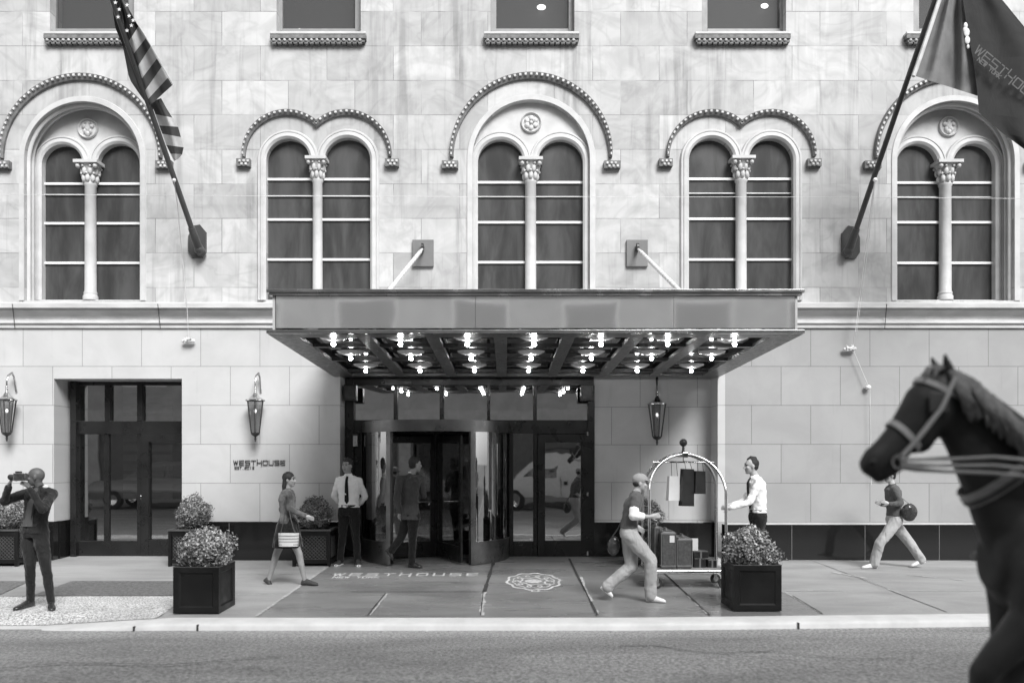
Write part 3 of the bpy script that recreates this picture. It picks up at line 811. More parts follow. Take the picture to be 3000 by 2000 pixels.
def strokes(name,s,mat,parent,width,height,mtx,th,depth=.01,gap=.35):
    m=MB(); n=len(s); wd=width/(n+(n-1)*gap); x=0
    for ch in s:
        for st in GL[ch]:
            for i in range(len(st)-1):
                a=Vector((x+st[i][0]*wd,st[i][1]*height,0)); b=Vector((x+st[i+1][0]*wd,st[i+1][1]*height,0)); d=(b-a).normalized(); nn=Vector((-d.y,d.x,0))*th/2; a-=d*th/2; b+=d*th/2
                zz=depth*(1+.02*i)
                pts=[a-nn,b-nn,b+nn,a+nn]; pts=pts+[p+Vector((0,0,zz)) for p in pts]
                m.hexa([mtx@p for p in pts])
        x+=wd*(1+gap)
    return m.build(name,mat,parent)
sg=empty('wall_lettering',P(760,1355,YW),'small dark metal lettering on the pale wall under the second lantern','sign')
strokes('letters',"WESTHOUSE",M['black'],sg,150/165.,12.5/165,frame(P(685,1361,YW-.012),(1,0,0),(0,0,1)),.0105,.012,.38)
strokes('small_letters',"EST.2013",M['black'],sg,56/165.,7/165,frame(P(688,1373.5,YW-.008),(1,0,0),(0,0,1)),.0062,.008,.45)
# ================================================================ CANOPY
cx0,cx1=-3.03,3.80; yf=10.71; zt0=3.944; zb0_=3.385; zbw=3.249
can=empty('entrance_canopy',(.385,YW,3.4),'wide flat hotel canopy with polished steel fascia and rows of lamps beneath','canopy')
def soff(Y): return zb0_+(zbw-zb0_)*(Y-yf)/(YW-yf)
m=MB()
m.box((cx0,yf,zt0-.04),(cx1,YW-.0,zt0)); m.build('roof_slab',M['steel'],can,bevel=.004)
m=MB(); m.box((cx0+.03,yf+.02,zt0-.075),(cx1-.03,yf+.10,zt0-.04)); m.build('top_trim',M['steel'],can)
fx0,fx1=cx0+.105,cx1-.105
m=MB(); nseg=3; 
xs=[fx0,-.38,.95+1.2,fx1]
for i in range(3):
    q=MB(); q.box((xs[i]+.002,yf+.06,zb0_+.075),(xs[i+1]-.002,yf+.08,zt0-.075)); q.build('fascia_panel',M['fascia'],can)
for x in (fx0-.01,fx1+.002):
    q=MB(); q.box((x-.03 if x<0 else x,yf+.06,zb0_+.04),(x if x<0 else x+.03,YW-.02,zt0-.04)); q.build('side_fascia',M['beamL'],can)
m=MB(); m.box((cx0,yf,zb0_+.0),(cx1,yf+.09,zb0_+.045)); m.build('bottom_edge',M['steel'],can,bevel=.004)
# soffit frame: sloping beams
def sbeam(x0,x1,Y0,Y1,dz0,dz1,mb):
    a=soff(Y0);b=soff(Y1)
    mb.hexa([(x0,Y0,a+dz0),(x1,Y0,a+dz0),(x1,Y1,b+dz0),(x0,Y1,b+dz0),(x0,Y0,a+dz1),(x1,Y0,a+dz1),(x1,Y1,b+dz1),(x0,Y1,b+dz1)])
m=MB(); sbeam(cx0,cx0+.34,yf+.09,YW,0,.05,m); sbeam(cx1-.34,cx1,yf+.09,YW,0,.05,m); sbeam(cx0+.34,cx1-.34,yf+.09,yf+.32,.001,.05,m); sbeam(cx0+.34,cx1-.34,YW-.18,YW,.001,.05,m)
m.build('soffit_border',M['beam'],can)
colsX=[.385+(i-3)*.89 for i in range(7)]; rowsY=[11.25,12.5,13.85]
for i in range(6):
    x=.385+(i-2.5)*.89; q=MB(); sbeam(x-.085,x+.085,yf+.32,YW-.18,.004,.06,q); q.build('soffit_beam',M['beam'],can)
for Y in (11.87,13.17,14.45):
    q=MB(); sbeam(cx0+.34,cx1-.34,Y-.05,Y+.05,.012,.06,q); q.build('cross_beam',M['blackg'],can)
m=MB(); sbeam(cx0+.2,cx1-.2,yf+.2,YW,.10,.14,m); m.build('mirror_ceiling',M['mirror'],can)
# lamps
for Y in rowsY:
    for x in colsX:
        z=soff(Y)
        q=MB(); q.lathe([(0,.085),(.03,.085),(.03,.06),(.0,.06)],(x,Y,z),10); 
        q.lathe([(.0,.03),(.06,.032),(.13,.045),(.19,.072),(.205,.09),(.19,.085),(.12,.058),(.0,.045)],(x,Y,z-.035),24)
        b=q.build('lamp_bowl',M['lbowl'],can,smooth=.9)
        q=MB(); q.sphere((x,Y,z-.05),.028,12,8); q.build('bulb',M['bulb'],b,smooth=3)
# tie rods, each with its wall plate
for (px,ex,ey,x2) in ((1208,1238,725,1127),(1836,1868,725,2006)):
    q=MB(); q.pb(px,702,px+62,780,YW-.06,YW); pl=q.build('rod_plate',M['plate'],can,bevel=.004)
    e=P(ex,ey,YW-.12); 
    q=MB(); q.lathe([(.05,-.02),(.075,-.02),(.075,.02),(.05,.02),(.05,-.02)],(e.x,YW-.13,e.z),12,axis='x'); q.box((e.x-.012,YW-.12,e.z-.05),(e.x+.012,YW-.05,e.z+.05)); q.cap(e,.035,e+Vector((.0,-.06,-.05)),.03,8)
    q.build('clevis',M['dkmetal'],pl,smooth=.6)
    en=P(x2,867,11.2); en.z=3.95
    st=e+Vector((0,-.05,-.04)); dd=(en-st).normalized()
    q=MB(); q.tube([st,st+dd*.25,st+dd*.3,en],[.018,.028,.034,.034],10); q.build('tie_rod',M['rod'],pl,smooth=.8)
# ================================================================ LANTERNS
def lantern(px,py_top,D,lab,flip=1):
    c=P(px,py_top,D-.26); root=empty('wall_lantern',P(px,py_top,D),lab,'lantern','tapered lanterns on the hotel wall')
    s=(D-.26)/F; H=96*s; R=25*s; r=13*s; n=6
    m=MB()
    def hexpt(rad,z,k,rot=PI/6+.22): a=rot+2*PI*k/n; return Vector((c.x+rad*math.cos(a),c.y+rad*math.sin(a),c.z+z))
    for k in range(n):
        m.tube([hexpt(R,0,k),hexpt(r,-H,k)],.0085,6)
        m.tube([hexpt(R,0,k),hexpt(R,0,k+1)],.0085,6); m.tube([hexpt(r,-H,k),hexpt(r,-H,k+1)],.008,6)
    m.build('lantern_frame',M['dkmetal'],root)
    q=MB()
    for k in range(n): q.add([hexpt(R*.96,0,k),hexpt(R*.96,0,k+1),hexpt(r*.94,-H,k+1),hexpt(r*.94,-H,k)],[(0,1,2,3)])
    q.build('lantern_glass',M['lglass'],root,fixn=False)
    q=MB(); q.lathe([(R*1.12,-.012),(R*1.12,.008),(R*.75,.03),(R*.42,.075),(R*.25,.12),(R*.16,.14),(.02,.15),(0,.15)],tuple(c),16); q.build('lantern_cap',M['silver'],root,smooth=.8)
    q=MB(); q.lathe([(r*1.0,0),(r*.9,-.03),(.02,-.06),(.014,-.085),(.026,-.10),(.01,-.118),(.018,-.13),(0,-.16)],(c.x,c.y,c.z-H),12); q.build('finial',M['dkmetal'],root,smooth=.8)
    q=MB(); q.cap(c+Vector((0,0,-H*.95)),.008,c+Vector((0,0,-H*.42)),.008,8); q.build('candle_stem',M['silver'],root)
    q=MB(); q.sphere(c+Vector((0,0,-H*.33)),(.024,.024,.036),10,8); q.build('lantern_bulb',M['lbulb'],root,smooth=3)
    q=MB(); bz=c.z+.2; W=Vector((c.x+.03,D,c.z+.19))
    q.lathe([(0,-.04),(.05,-.04),(.085,-.025),(.10,0)],(W.x,D,W.z),20,axis='y'); q.build('wall_rose',M['silver'],root,smooth=.8)
    q=MB(); pts=[W+Vector((0,-.03,-.02)),W+Vector((0,-.07,.10)),W+Vector((0,-.10,.23)),W+Vector((-.01,-.14,.29)),W+Vector((-.03,-.22,.24)),c+Vector((0,0,.33)),c+Vector((0,0,.14))]
    q.tube(pts,[.018,.014,.016,.024,.016,.018,.014],8); 
    for zz in (.22,.25,.28): q.sphere(c+Vector((0,0,zz-.05)),.022,8,6)
    q.build('scroll_arm',M['silver'],root,smooth=.8)
    return root
lantern(20,1171,YW,'nickel wall lantern at the far left edge, left of the shop doorway')
lantern(748,1172,YW,'nickel wall lantern above the small wall letters')
lantern(1925,1183,Rb,'dark wall lantern under the canopy above the luggage cart')
# ================================================================ FLAGPOLES
def flagpole(base,tipp,lab,flip):
    a=P(base[0],base[1],YW-.22); b=P(tipp[0],tipp[1],12.2); d=(b-a).normalized()
    root=empty('flagpole',P(base[0],base[1],YW),lab,'flagpole','flagpoles leaning out from the facade')
    m=MB(); m.tube([a-d*.02,a+d*.3,b],[.052,.047,.036],12); m.build('pole',M['pole'],root,smooth=1)
    m=MB()
    pl=[]; cx,cy=base
    pts=[(-26,-28),(-12,-58),(8,-62),(26,-40),(26,16),(14,34),(-14,34),(-26,16)]
    pts=[(x*flip,y) for x,y in pts]
    out=[w(cx+x,cy+y) for x,y in pts]
    if flip>0: out=out[::-1]
    m.poly(out,(),YW-.05,YW,rev_out=True)
    m.build('wall_bracket',M['pole'],root,fixn=False)
    m=MB(); m.tube([a-d*.1+Vector((0,.1,0)),a+d*.02,a+d*.34],[.085,.075,.062],10); m.sphere(a-d*.06,.085,12,8); m.build('socket',M['pole'],root,smooth=.9)
    return root,a,b,d
fl,a1,b1_,d1=flagpole((580,722),(290,-110),'dark flagpole leaning left from the facade, carrying the striped flag',1)
fr_,a2,b2,d2=flagpole((2490,725),(2790,-150),'dark flagpole leaning right from the facade, carrying the dark flag',-1)
def rope(pts,lab,parent,r=.006):
    m=MB(); m.tube(pts,r,5); m.build('halyard',M['rope'],parent)
rope([P(510,528,13.4),P(520,600,13.9),P(535,760,14.5),P(548,900,14.78),P(552,985,14.9)],'',fl)
rope([P(2562,530,13.4),P(2540,700,14.2),P(2518,870,14.7),P(2506,970,14.76),P(2500,1012,14.9)],'',fr_)
rope([P(2564,530,13.4),P(2546,700,14.2),P(2524,870,14.7),P(2510,970,14.76),P(2502,1012,14.9)],'',fr_,.004)
rope([P(2500,1025,14.9),P(2543,1128,14.9)],'',fr_)
rope([P(2549,1136,14.9),P(2551,1300,14.9),P(2553,1420,14.92)],'',fr_,.004)
def cleat(px,py,parent):
    m=MB(); c=P(px,py,YW-.08); rnd=random.Random(int(px))
    m.cap(c+Vector((-.09,0,-.01)),.03,c+Vector((.09,0,0)),.03,8)
    for k in range(7):
        p=[c+Vector((rnd.uniform(-.08,.08),rnd.uniform(-.05,-.0),rnd.uniform(-.05,.06))) for _ in range(5)]
        m.tube(p,.012,6)
    m.build('rope_bundle',M['rope'],parent,smooth=1)
cleat(552,998,fl); cleat(2490,1021,fr_)
m=MB(); m.sphere(P(510,528,13.42),.03,8,6); m.build('rope_ring',M['rod'],fl,smooth=3)
m=MB(); m.sphere(P(2564,527,13.42),.035,8,6); m.build('rope_ring',M['rod'],fr_,smooth=3)
m=MB(); m.sphere(P(2543,1134,14.93),(.055,.05,.045),12,8); m.build('rope_knob',M['rod'],fr_,smooth=3)
# thin cable running across the facade
m=MB(); m.tube([P(-300,567,YW-.17),P(0,570,YW-.17),P(900,575,YW-.17),P(1500,577,YW-.17),P(2250,577,YW-.17),P(3000,582,YW-.17),P(3300,583,YW-.17)],.0045,5)
tag(m.build('facade_cable',M['rope'],None),'thin pale cable strung level across all the arched windows','cable')
# ================================================================ FLAGS
def bands(name,rows,parent,mats,D0,amp=.05,freq=7,cols=8):
    "rows: list of ((lx,ly),(rx,ry),materialindex); consecutive rows share an edge"
    m=MB()
    for i in range(len(rows)-1):
        (l0,r0,mi),(l1,r1,_)=rows[i],rows[i+1]; m.cur=mi; n2=4
        vs=[];
        for a in range(n2+1):
            t=a/n2
            for c in range(cols+1):
                u=c/cols
                x=(l0[0]*(1-t)+l1[0]*t)*(1-u)+(r0[0]*(1-t)+r1[0]*t)*u; y=(l0[1]*(1-t)+l1[1]*t)*(1-u)+(r0[1]*(1-t)+r1[1]*t)*u
                D=D0(x,y)+amp*math.sin(u*freq+ (i+t)*.35)+amp*.4*math.sin(u*freq*2.3+(i+t)*.8+1)
                vs.append(P(x,y,D))
        m.add(vs,[(a*(cols+1)+c,a*(cols+1)+c+1,(a+1)*(cols+1)+c+1,(a+1)*(cols+1)+c) for a in range(n2) for c in range(cols)])
    o=m.build(name,None,parent,mats=mats,smooth=3,fixn=False)
    return o
dL=lambda x,y: 12.35+ (y+110)/830*2.3-.12
fm=[M['fdark'],M['flight'],M['fcanton']]
us=empty('striped_flag',P(400,150,12.9),'stars and stripes flag hanging limp and folded from the left pole','flag')
rows=[((328,-70),(334,-150),2),((349,0),(363,0),2),((358,45),(385,40),2),((366,90),(396,62),2),((374,127),(406,77),1),((380,173),(430,109),0),((396,207),(441,137),1),((406,243),(460,172),0),((417,277),(474,196),1),((429,296),(492,228),0),((437,312),(505,250),0)]
bands('stripe_panel',rows,us,fm,dL,.06,8)
rows=[((314,-70),(330,-150),2),((325,0),(352,-5),2),((338,83),(362,80),2),((360,137),(376,150),0),((376,220),(398,212),0),((384,240),(408,250),0),((414,284),(428,295),0),((430,305),(440,316),0)]
bands('fold_panel',rows,us,fm,lambda x,y:dL(x,y)-.03,.02,4,3)
rows=[((436,300),(472,288),0),((450,322),(488,318),0),((455,335),(505,345),1),((466,368),(522,372),0),((475,392),(530,402),1),((487,425),(538,432),0),((499,450),(534,452),1),((510,472),(522,466),1)]
bands('lower_panel',rows,us,fm,lambda x,y:dL(x,y)+.10,.05,6)
q=MB()
for (x,y) in ((338,8),(346,50),(372,15),(378,47),(385,75),(366,-8),(349,28),(390,60),(372,90)):
    c=P(x,y,dL(x,y)-.17)
    pts=[]
    for k in range(10):
        an=PI/2+k*PI/5; r=.034 if k%2==0 else .014; pts.append((c.x+r*math.cos(an),c.z+r*math.sin(an)))
    q.poly(pts[::-1],(),c.y,c.y+.002,rev_out=True)
q.build('star_print',M['star'],us)
q=MB(); q.tube([P(408,78,dL(408,78)-.08),P(443,135,dL(440,135)-.08),P(476,194,dL(476,194)-.08),P(508,250,dL(500,250)-.08)],.012,6); q.build('hem',M['flight'],us)
df=empty('dark_flag',P(2850,150,12.7),'large dark flag with pale lettering hanging from the right pole','flag')
dR=lambda x,y: 12.25+(y+150)/880*2.2-.0
rows=[((2810,-150),(2855,-150),0),((2757,0),(2821,0),0),((2724,100),(2835,70),0),((2702,165),(2848,140),0),((2690,205),(2858,220),0),((2681,223),(2866,282),0)]
bands('sunlit_panel',rows,df,[M['fsunlit']],lambda x,y:12.6,.07,11,20)  # sunlit part of the one dark flag, brightness painted into its colour
q=MB(); a=[P(x,y,12.5) for x,y in ((2801,-150),(2752,0),(2719,100),(2697,165),(2676,224))]
q.tube(a,.03,6); q.build('hoist_band',M['flight'],df)
rows=[((2855,-150),(2870,-150),0),((2821,0),(2920,-20),0),((2835,100),(3010,90),0),((2850,170),(3085,165),0),((2862,260),(3110,270),0),((2868,330),(3105,360),0),((2930,385),(3090,430),0),((3000,437),(3060,470),0)]
bands('front_panel',rows,df,[M['fblack']],lambda x,y:12.45,.028,5,20)
q=MB(); 
for (x,y,r) in ((2829,75,.03),(2832,95,.045),(2834,118,.04),(2836,137,.022),(2827,88,.03)):
    q.sphere(P(x,y,12.36),(r,.012,r*1.5),10,8)
q.build('emblem_print',M['star'],df,smooth=3)
an=math.radians(-40.0); ux=Vector((math.cos(an),0,math.sin(an))); uy=Vector((-math.sin(an)+.0,0,math.cos(an)))
strokes('flag_letters',"WESTHOUSE",M['fletter'],df,1.28,.125,frame(P(2853,153,12.35),ux,uy),.018,.004,.35)
strokes('flag_small_letters',"NEW YORK",M['fletter'],df,.42,.06,frame(P(2862,178,12.35),ux,uy),.012,.004,.35)
# ================================================================ GROUND
def sheet(name,pts,mat,dz,kind='structure',parent=None):
    m=MB(); m.add([(x,y,z+dz) for x,y,z in pts],[tuple(range(len(pts)))])
    o=m.build(name,mat,parent,fixn=False)
    if parent is None: tag(o,kind=kind)
    return o
def gp(x,Y): return (x,Y,gz(Y))
# kerb line
def kb(x): # back edge of the kerb
    return 10.09+max(0,(x-1.5))*.055 if x>1.5 else (10.09 if x>-4.0 else 10.09-(-4.0-x)*.03)
def kz(x): # dropped kerb at the left
    return 0 if x>-3.95 else -min(.085,(-3.95-x)*.055)
XS=[-45,-20,-9.5,-8.5,-7.5,-6.5,-5.5,-4.6,-3.95,-3,0,1.5,5,9,20,45]
def side(name,x0,x1,mat):
    m=MB(); xs=sorted(set([x0,x1]+[x for x in XS if x0<x<x1])); k=0
    vs=[]
    for x in xs:
        for j in range(5):
            Y=kb(x)+(16.2-kb(x))*(0,.045,.3,.7,1)[j]
            zz=gz(Y)+(kz(x) if j==0 else 0); vs.append((x,Y,zz))
    n=len(xs)
    m.add(vs,[(i*5+j,(i+1)*5+j,(i+1)*5+j+1,i*5+j+1) for i in range(n-1) for j in range(4)])
    # underside thickness at the outer edge is the kerb itself
    o=m.build(name,mat,None,fixn=False); tag(o,kind='structure'); return o
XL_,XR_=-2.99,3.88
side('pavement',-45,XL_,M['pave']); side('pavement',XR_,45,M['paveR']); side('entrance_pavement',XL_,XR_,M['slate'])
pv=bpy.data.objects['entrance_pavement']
def strip(p0,p1,wd,mat,name,dz=.004,parent=None,mb=None):
    a=G(*p0) if isinstance(p0,tuple) else p0; b=G(*p1) if isinstance(p1,tuple) else p1
    d=(b-a); d.z=0; d.normalize(); n=Vector((-d.y,d.x,0))*wd/2
    own=mb is None; mb=mb or MB(); q=[a-n,b-n,b+n,a+n]
    mb.add([(v.x,v.y,v.z+dz) for v in q],[(0,1,2,3)])
    if own: return mb.build(name,mat,parent,fixn=False)
rj=random.Random(3)
def wob(p0,p1,wd,mb,dz=.004,n=14,j=.012,gap=0):
    a=G(*p0); b=G(*p1); prev=None
    for i in range(n):
        if gap and rj.random()<gap: continue
        s=a.lerp(b,i/n)+Vector((rj.uniform(-j,j),0,0)); e=a.lerp(b,(i+1)/n)+Vector((rj.uniform(-j,j),0,0)); strip(s,e,wd*rj.uniform(.6,1.3),None,'',dz,None,mb)
m=MB()
wob((987,1641),(752,1804),.04,m,.005,16,.008); 
wob((1134,1738),(1084,1802),.02,m,.005,6,.006); wob((1419,1734),(1411,1803),.045,m,.005,8,.015,.2)
wob((1700,1690),(1750,1800),.05,m,.005,10,.02,.4); wob((2015,1745),(2072,1798),.03,m,.005,5,.01,.4)
m.build('caulk_line',M['caulk'],pv,fixn=False)
m=MB()
wob((1130,1737),(1076,1803),.018,m,.008,4,.002); wob((1448,1641),(1419,1733),.05,m,.008,5,.003); wob((1416,1733),(1408,1802),.016,m,.008,4,.003)
wob((1667,1636),(1750,1802),.03,m,.008,6,.002); wob((1925,1660),(2080,1802),.022,m,.008,6,.002)
wob((1030,1733),(1416,1733),.02,m,.008,5,.0)
m.build('dark_joint',M['crack'],pv,fixn=False)
pl_=[o for o in bpy.data.objects if o.name.startswith('pavement')]
m=MB()
wob((690,1641),(596,1710),.02,m,.005,6); wob((695,1741),(835,1741),.02,m,.005,4,0); wob((750,1682),(915,1681),.03,m,.005,5,0,.2)
wob((2381,1641),(2773,1791),.022,m,.005,14,.004,.15); wob((2296,1732),(2405,1796),.02,m,.005,5,.01,.2); wob((2300,1730),(2470,1730),.03,m,.005,4,0); wob((2550,1730),(2980,1731),.02,m,.005,5,0,.3)
wob((2880,1641),(2985,1676),.02,m,.005,4); wob((2310,1641),(2960,1643),.06,m,.005,14,0,.3); wob((2660,1684),(2830,1700),.05,m,.005,4,0,.2)
wob((2440,1676),(2540,1694),.08,m,.005,4,.02,.2)
m.build('caulk_line',M['caulk'],pl_[1],fixn=False)
m=MB(); wob((2383,1643),(2600,1724),.008,m,.008,3,0); wob((2322,1745),(2409,1797),.014,m,.008,3,0); wob((2610,1730),(2775,1793),.008,m,.008,3,0); wob((0,1747),(500,1746),.02,m,.008,3,0)
m.build('dark_joint',M['crack'],pl_[0],fixn=False)
# steel hatches and aggregate panel at the left
def gpoly(name,pp,mat,dz,lab=None,cat=None,parent=None,kind=None):
    m=MB(); v=[G(*p) for p in pp]; m.add([(p.x,p.y,p.z+dz) for p in v],[tuple(range(len(v)))][:1])
    o=m.build(name,mat,parent,fixn=False)
    if lab: tag(o,lab,cat)
    if kind: tag(o,kind=kind)
    return o
def hatch(pp,lab):
    v=[G(*p) for p in pp]; m=MB(); top=[p+Vector((0,0,.012)) for p in v]; m.add(list(v)+top,[(4,5,6,7),(0,1,5,4),(1,2,6,5),(2,3,7,6),(3,0,4,7)]); tag(m.build('cellar_hatch',M['mesh'],None),lab,'hatch',group='steel hatches in the pavement')
hatch([(95,1745),(505,1745),(540,1703),(210,1703)],'long textured grey steel hatch in the pavement behind the pale gravel strip')
hatch([(-260,1745),(-5,1745),(85,1703),(-150,1703)],'grey steel hatch cut off by the left edge of the photo')
# aggregate surface follows the sinking pavement
m=MB(); xs=[-20,-12,-9.5,-8.5,-7.5,-6.5,-5.5,-4.6,-4.17]; vs=[]
for x in xs:
    for j in range(3):
        Y=(kb(x),kb(x)+.045*(16.2-kb(x)),11.46)[j]; ff=(1,0,0)[j]
        vs.append((x+(.0 if x<-4.3 else (-.0 if j<2 else -.15)),Y,gz(Y)+kz(x)*max(ff,0)+.006))
n=len(xs); m.add(vs,[(i*3+j,(i+1)*3+j,(i+1)*3+j+1,i*3+j+1) for i in range(n-1) for j in range(2)])
tag(m.build('gravel_paving',M['gran'],None,fixn=False),kind='structure')
# kerb
m=MB(); rz=-.19
for i in range(len(XS)-1):
    pass
vs=[];prof=[(0,0),(-.28,-.004),(-.315,-.014),(-.335,-.04),(-.345,-.3)]
xk=sorted(set(XS+[-4.2,-3.5,-1,.5,2.5,3.5,4.35,7,-9,-8,-7,-6]))
for x in xk:
    for a,b in prof: vs.append((x,kb(x)+a,gz(kb(x)+a)+kz(x)+b))
n=len(xk);k=5
m.add(vs,[(i*k+j,i*k+j+1,(i+1)*k+j+1,(i+1)*k+j) for i in range(n-1) for j in range(k-1)])
ko=m.build('kerb',M['kerb'],None,fixn=False,smooth=.7); tag(ko,kind='structure')
m=MB()
for x in (-4.28,-3.55,3.42):
    Y=kb(x)-.346; z=gz(Y)
    m.box((x-.008,Y-.010,z-.3),(x+.009,Y+.05,z-.012+kz(x)))
m.build('kerb_joint',M['crack'],ko)
# stained part of the dropped kerb
# road
m=MB(); xs=[-80,-30,-12,-6,0,6,12,30,80]; ys=[9.9,9.4,8,5,2,0,-3.9]; vs=[]
for x in xs:
    for y in ys: vs.append((x,(kb(x)-.2 if y==9.9 else y),-.187-(.0 if y>9 else 0)+(.0 if y>=9.4 else .03*min(1,(9.4-y)/4))))
n=len(xs);k=len(ys)
m.add(vs,[(i*k+j,i*k+j+1,(i+1)*k+j+1,(i+1)*k+j) for i in range(n-1) for j in range(k-1)])
o=m.build('road',M['road'],None,fixn=True); tag(o,kind='structure')
ro_=o; rq=random.Random(17)
for (x0,y0,x1,y1) in ((-6.5,7.6,-2.2,8.3),(1.2,8.9,4.0,8.2),(4.6,7.4,7.6,8.0)):
    m=MB(); a=Vector((x0,y0,0)); b=Vector((x1,y1,0)); n=26; L=[];Rr=[]
    nn=(b-a).normalized(); nn=Vector((-nn.y,nn.x,0))
    for i in range(n+1):
        p=a.lerp(b,i/n)+nn*(.10*math.sin(i*.55)+rq.uniform(-.03,.03)); wv=rq.uniform(.004,.012)
        zz=-.187+.03*min(1,max(0,(9.4-p.y)/4))+.0; zz=-.187+.03*max(0,(9.4-p.y)/1.4 if p.y>8 else 1)+.003
        L.append((p.x-nn.x*wv,p.y-nn.y*wv,zz)); Rr.append((p.x+nn.x*wv,p.y+nn.y*wv,zz))
    m.add(L+Rr,[(i,i+1,n+2+i,n+1+i) for i in range(n)]); m.build('tar_seam',M['tar'],ro_,fixn=False)
m=MB(); m.box((-80,-9,-.4),(80,-3.9,-.02)); o=m.build('far_pavement',M['pave'],None); tag(o,kind='structure')
m=MB(); m.add([(-400,-400,-.9),(400,-400,-.9),(400,400,-.9),(-400,400,-.9)],[(0,1,2,3)]); o=m.build('ground',M['road'],None,fixn=False); tag(o,kind='structure')
# name and crest worked into the dark pavement
def gframe(px,py):
    o=G(px,py)+Vector((0,0,.005)); y=Vector((0,1,.0202)); return frame(o,(1,0,0),y)
nm=empty('pavement_lettering',G(1185,1684),'worn pale capital letters set into the dark pavement before the revolving door','lettering')
strokes('letters',"WESTHOUSE",M['inlay'],nm,2.26,.24,gframe(974,1686.5),.03,.003,.7)
strokes('small_letters',"NEW YORK",M['inlay'],nm,.70,.13,gframe(974,1693),.017,.003,.5)
o=G(1563,1702); R1=.42; m=MB()
def ringg(r0,r1,sx,sy,n,mb,dz=.005,cx=0,cy=0,wave=0,wn=10):
    vs=[]
    for k in range(n):
        a=2*PI*k/n; 
        for r in (r0,r1):
            rr=r*(1+wave*math.sin(wn*a)); x=cx+rr*math.cos(a)*sx; y=cy+rr*math.sin(a)*sy; vs.append((o.x+x,o.y+y,gz(o.y+y)+dz))
    mb.add(vs,[(2*k,2*k+1,(2*k+3)%(2*n),(2*k+2)%(2*n)) for k in range(n)])
ringg(.37,.41,1,1.9,60,m,wave=.05,wn=10); ringg(.30,.32,1,1.9,50,m,wave=.03,wn=12); ringg(.0,.11,1.2,1.6,18,m); ringg(.16,.19,1.1,1.8,30,m,wave=.12,wn=6)
for k in range(10):
    a=2*PI*k/10; ringg(.02,.045,1,1.8,10,m,.005,.25*math.cos(a),.46*math.sin(a))
ringg(.05,.09,.9,1.3,5,m,.005,0,-.82)
tag(m.build('pavement_crest',M['inlay'],None,fixn=False),'worn round pale crest set into the dark pavement right of the letters','crest')
# ================================================================ PLANTERS
def cube_planter(x0,x1,Y0,lab):
    Dp=.62; z0=gz(Y0)+.0; H=.575; xc=(x0+x1)/2; yc=Y0+Dp/2; ax=(x1-x0)/2; ay=Dp/2
    root=empty('cube_planter',(xc,yc,z0),lab,'planter','smooth cube planters at the kerb')
    t=.05; z1=z0+H
    m=MB()
    # hollow body with recessed panels
    def wallq(p,q_,ins=.018,fr=.07):
        p=Vector(p);q_=Vector(q_); d=(q_-p); L=d.length; d.normalize(); nn=Vector((d.y,-d.x,0))
        zz=[z0+.012,z1]
        A=[p+Vector((0,0,zz[0]-0)),q_+Vector((0,0,zz[0])),q_+Vector((0,0,zz[1])),p+Vector((0,0,zz[1]))]
        B=[p+d*fr,q_-d*fr,q_-d*fr,p+d*fr]; B[0].z=B[1].z=zz[0]+fr; B[2].z=B[3].z=zz[1]-fr
        Cc=[v+d*(ins*1.0 if i in (0,3) else -ins*1.0)-nn*ins+Vector((0,0,ins*1.0 if i<2 else -ins*1.0)) for i,v in enumerate(B)]
        m.add(A+B+Cc,[(0,1,5,4),(1,2,6,5),(2,3,7,6),(3,0,4,7),(4,5,9,8),(5,6,10,9),(6,7,11,10),(7,4,8,11),(8,9,10,11)])
    c=[Vector((xc-ax,yc-ay,0)),Vector((xc+ax,yc-ay,0)),Vector((xc+ax,yc+ay,0)),Vector((xc-ax,yc+ay,0))]
    for i in range(4):
        a=c[i];b=c[(i+1)%4]; fl=.985
        wallq(a,b)
    i_=[Vector((v.x+(t if v.x<xc else -t),v.y+(t if v.y<yc else -t),0)) for v in c]
    top=[v+Vector((0,0,z1)) for v in c]; it=[v+Vector((0,0,z1)) for v in i_]; ib=[v+Vector((0,0,z1-.06)) for v in i_]
    m.add(top+it+ib,[(0,1,5,4),(1,2,6,5),(2,3,7,6),(3,0,4,7),(4,5,9,8),(5,6,10,9),(6,7,11,10),(7,4,8,11)])
    m.build('box_body',M['planter'],root)
    q=MB(); q.box((xc-ax+.06,yc-ay-.0155,z0+.02),(xc+ax-.06,yc-ay-.0,z0+.021)) if False else None
    m=MB(); m.tube([(v.x,v.y,z1) for v in c],.005,5,closed=True); m.build('worn_rim',M['plrim'],root)
    m=MB(); m.add([(v.x,v.y,z1-.055) for v in i_],[(0,1,2,3)]); m.build('soil',M['soil'],root,fixn=False)
    return root,(xc,yc,z1-.055)
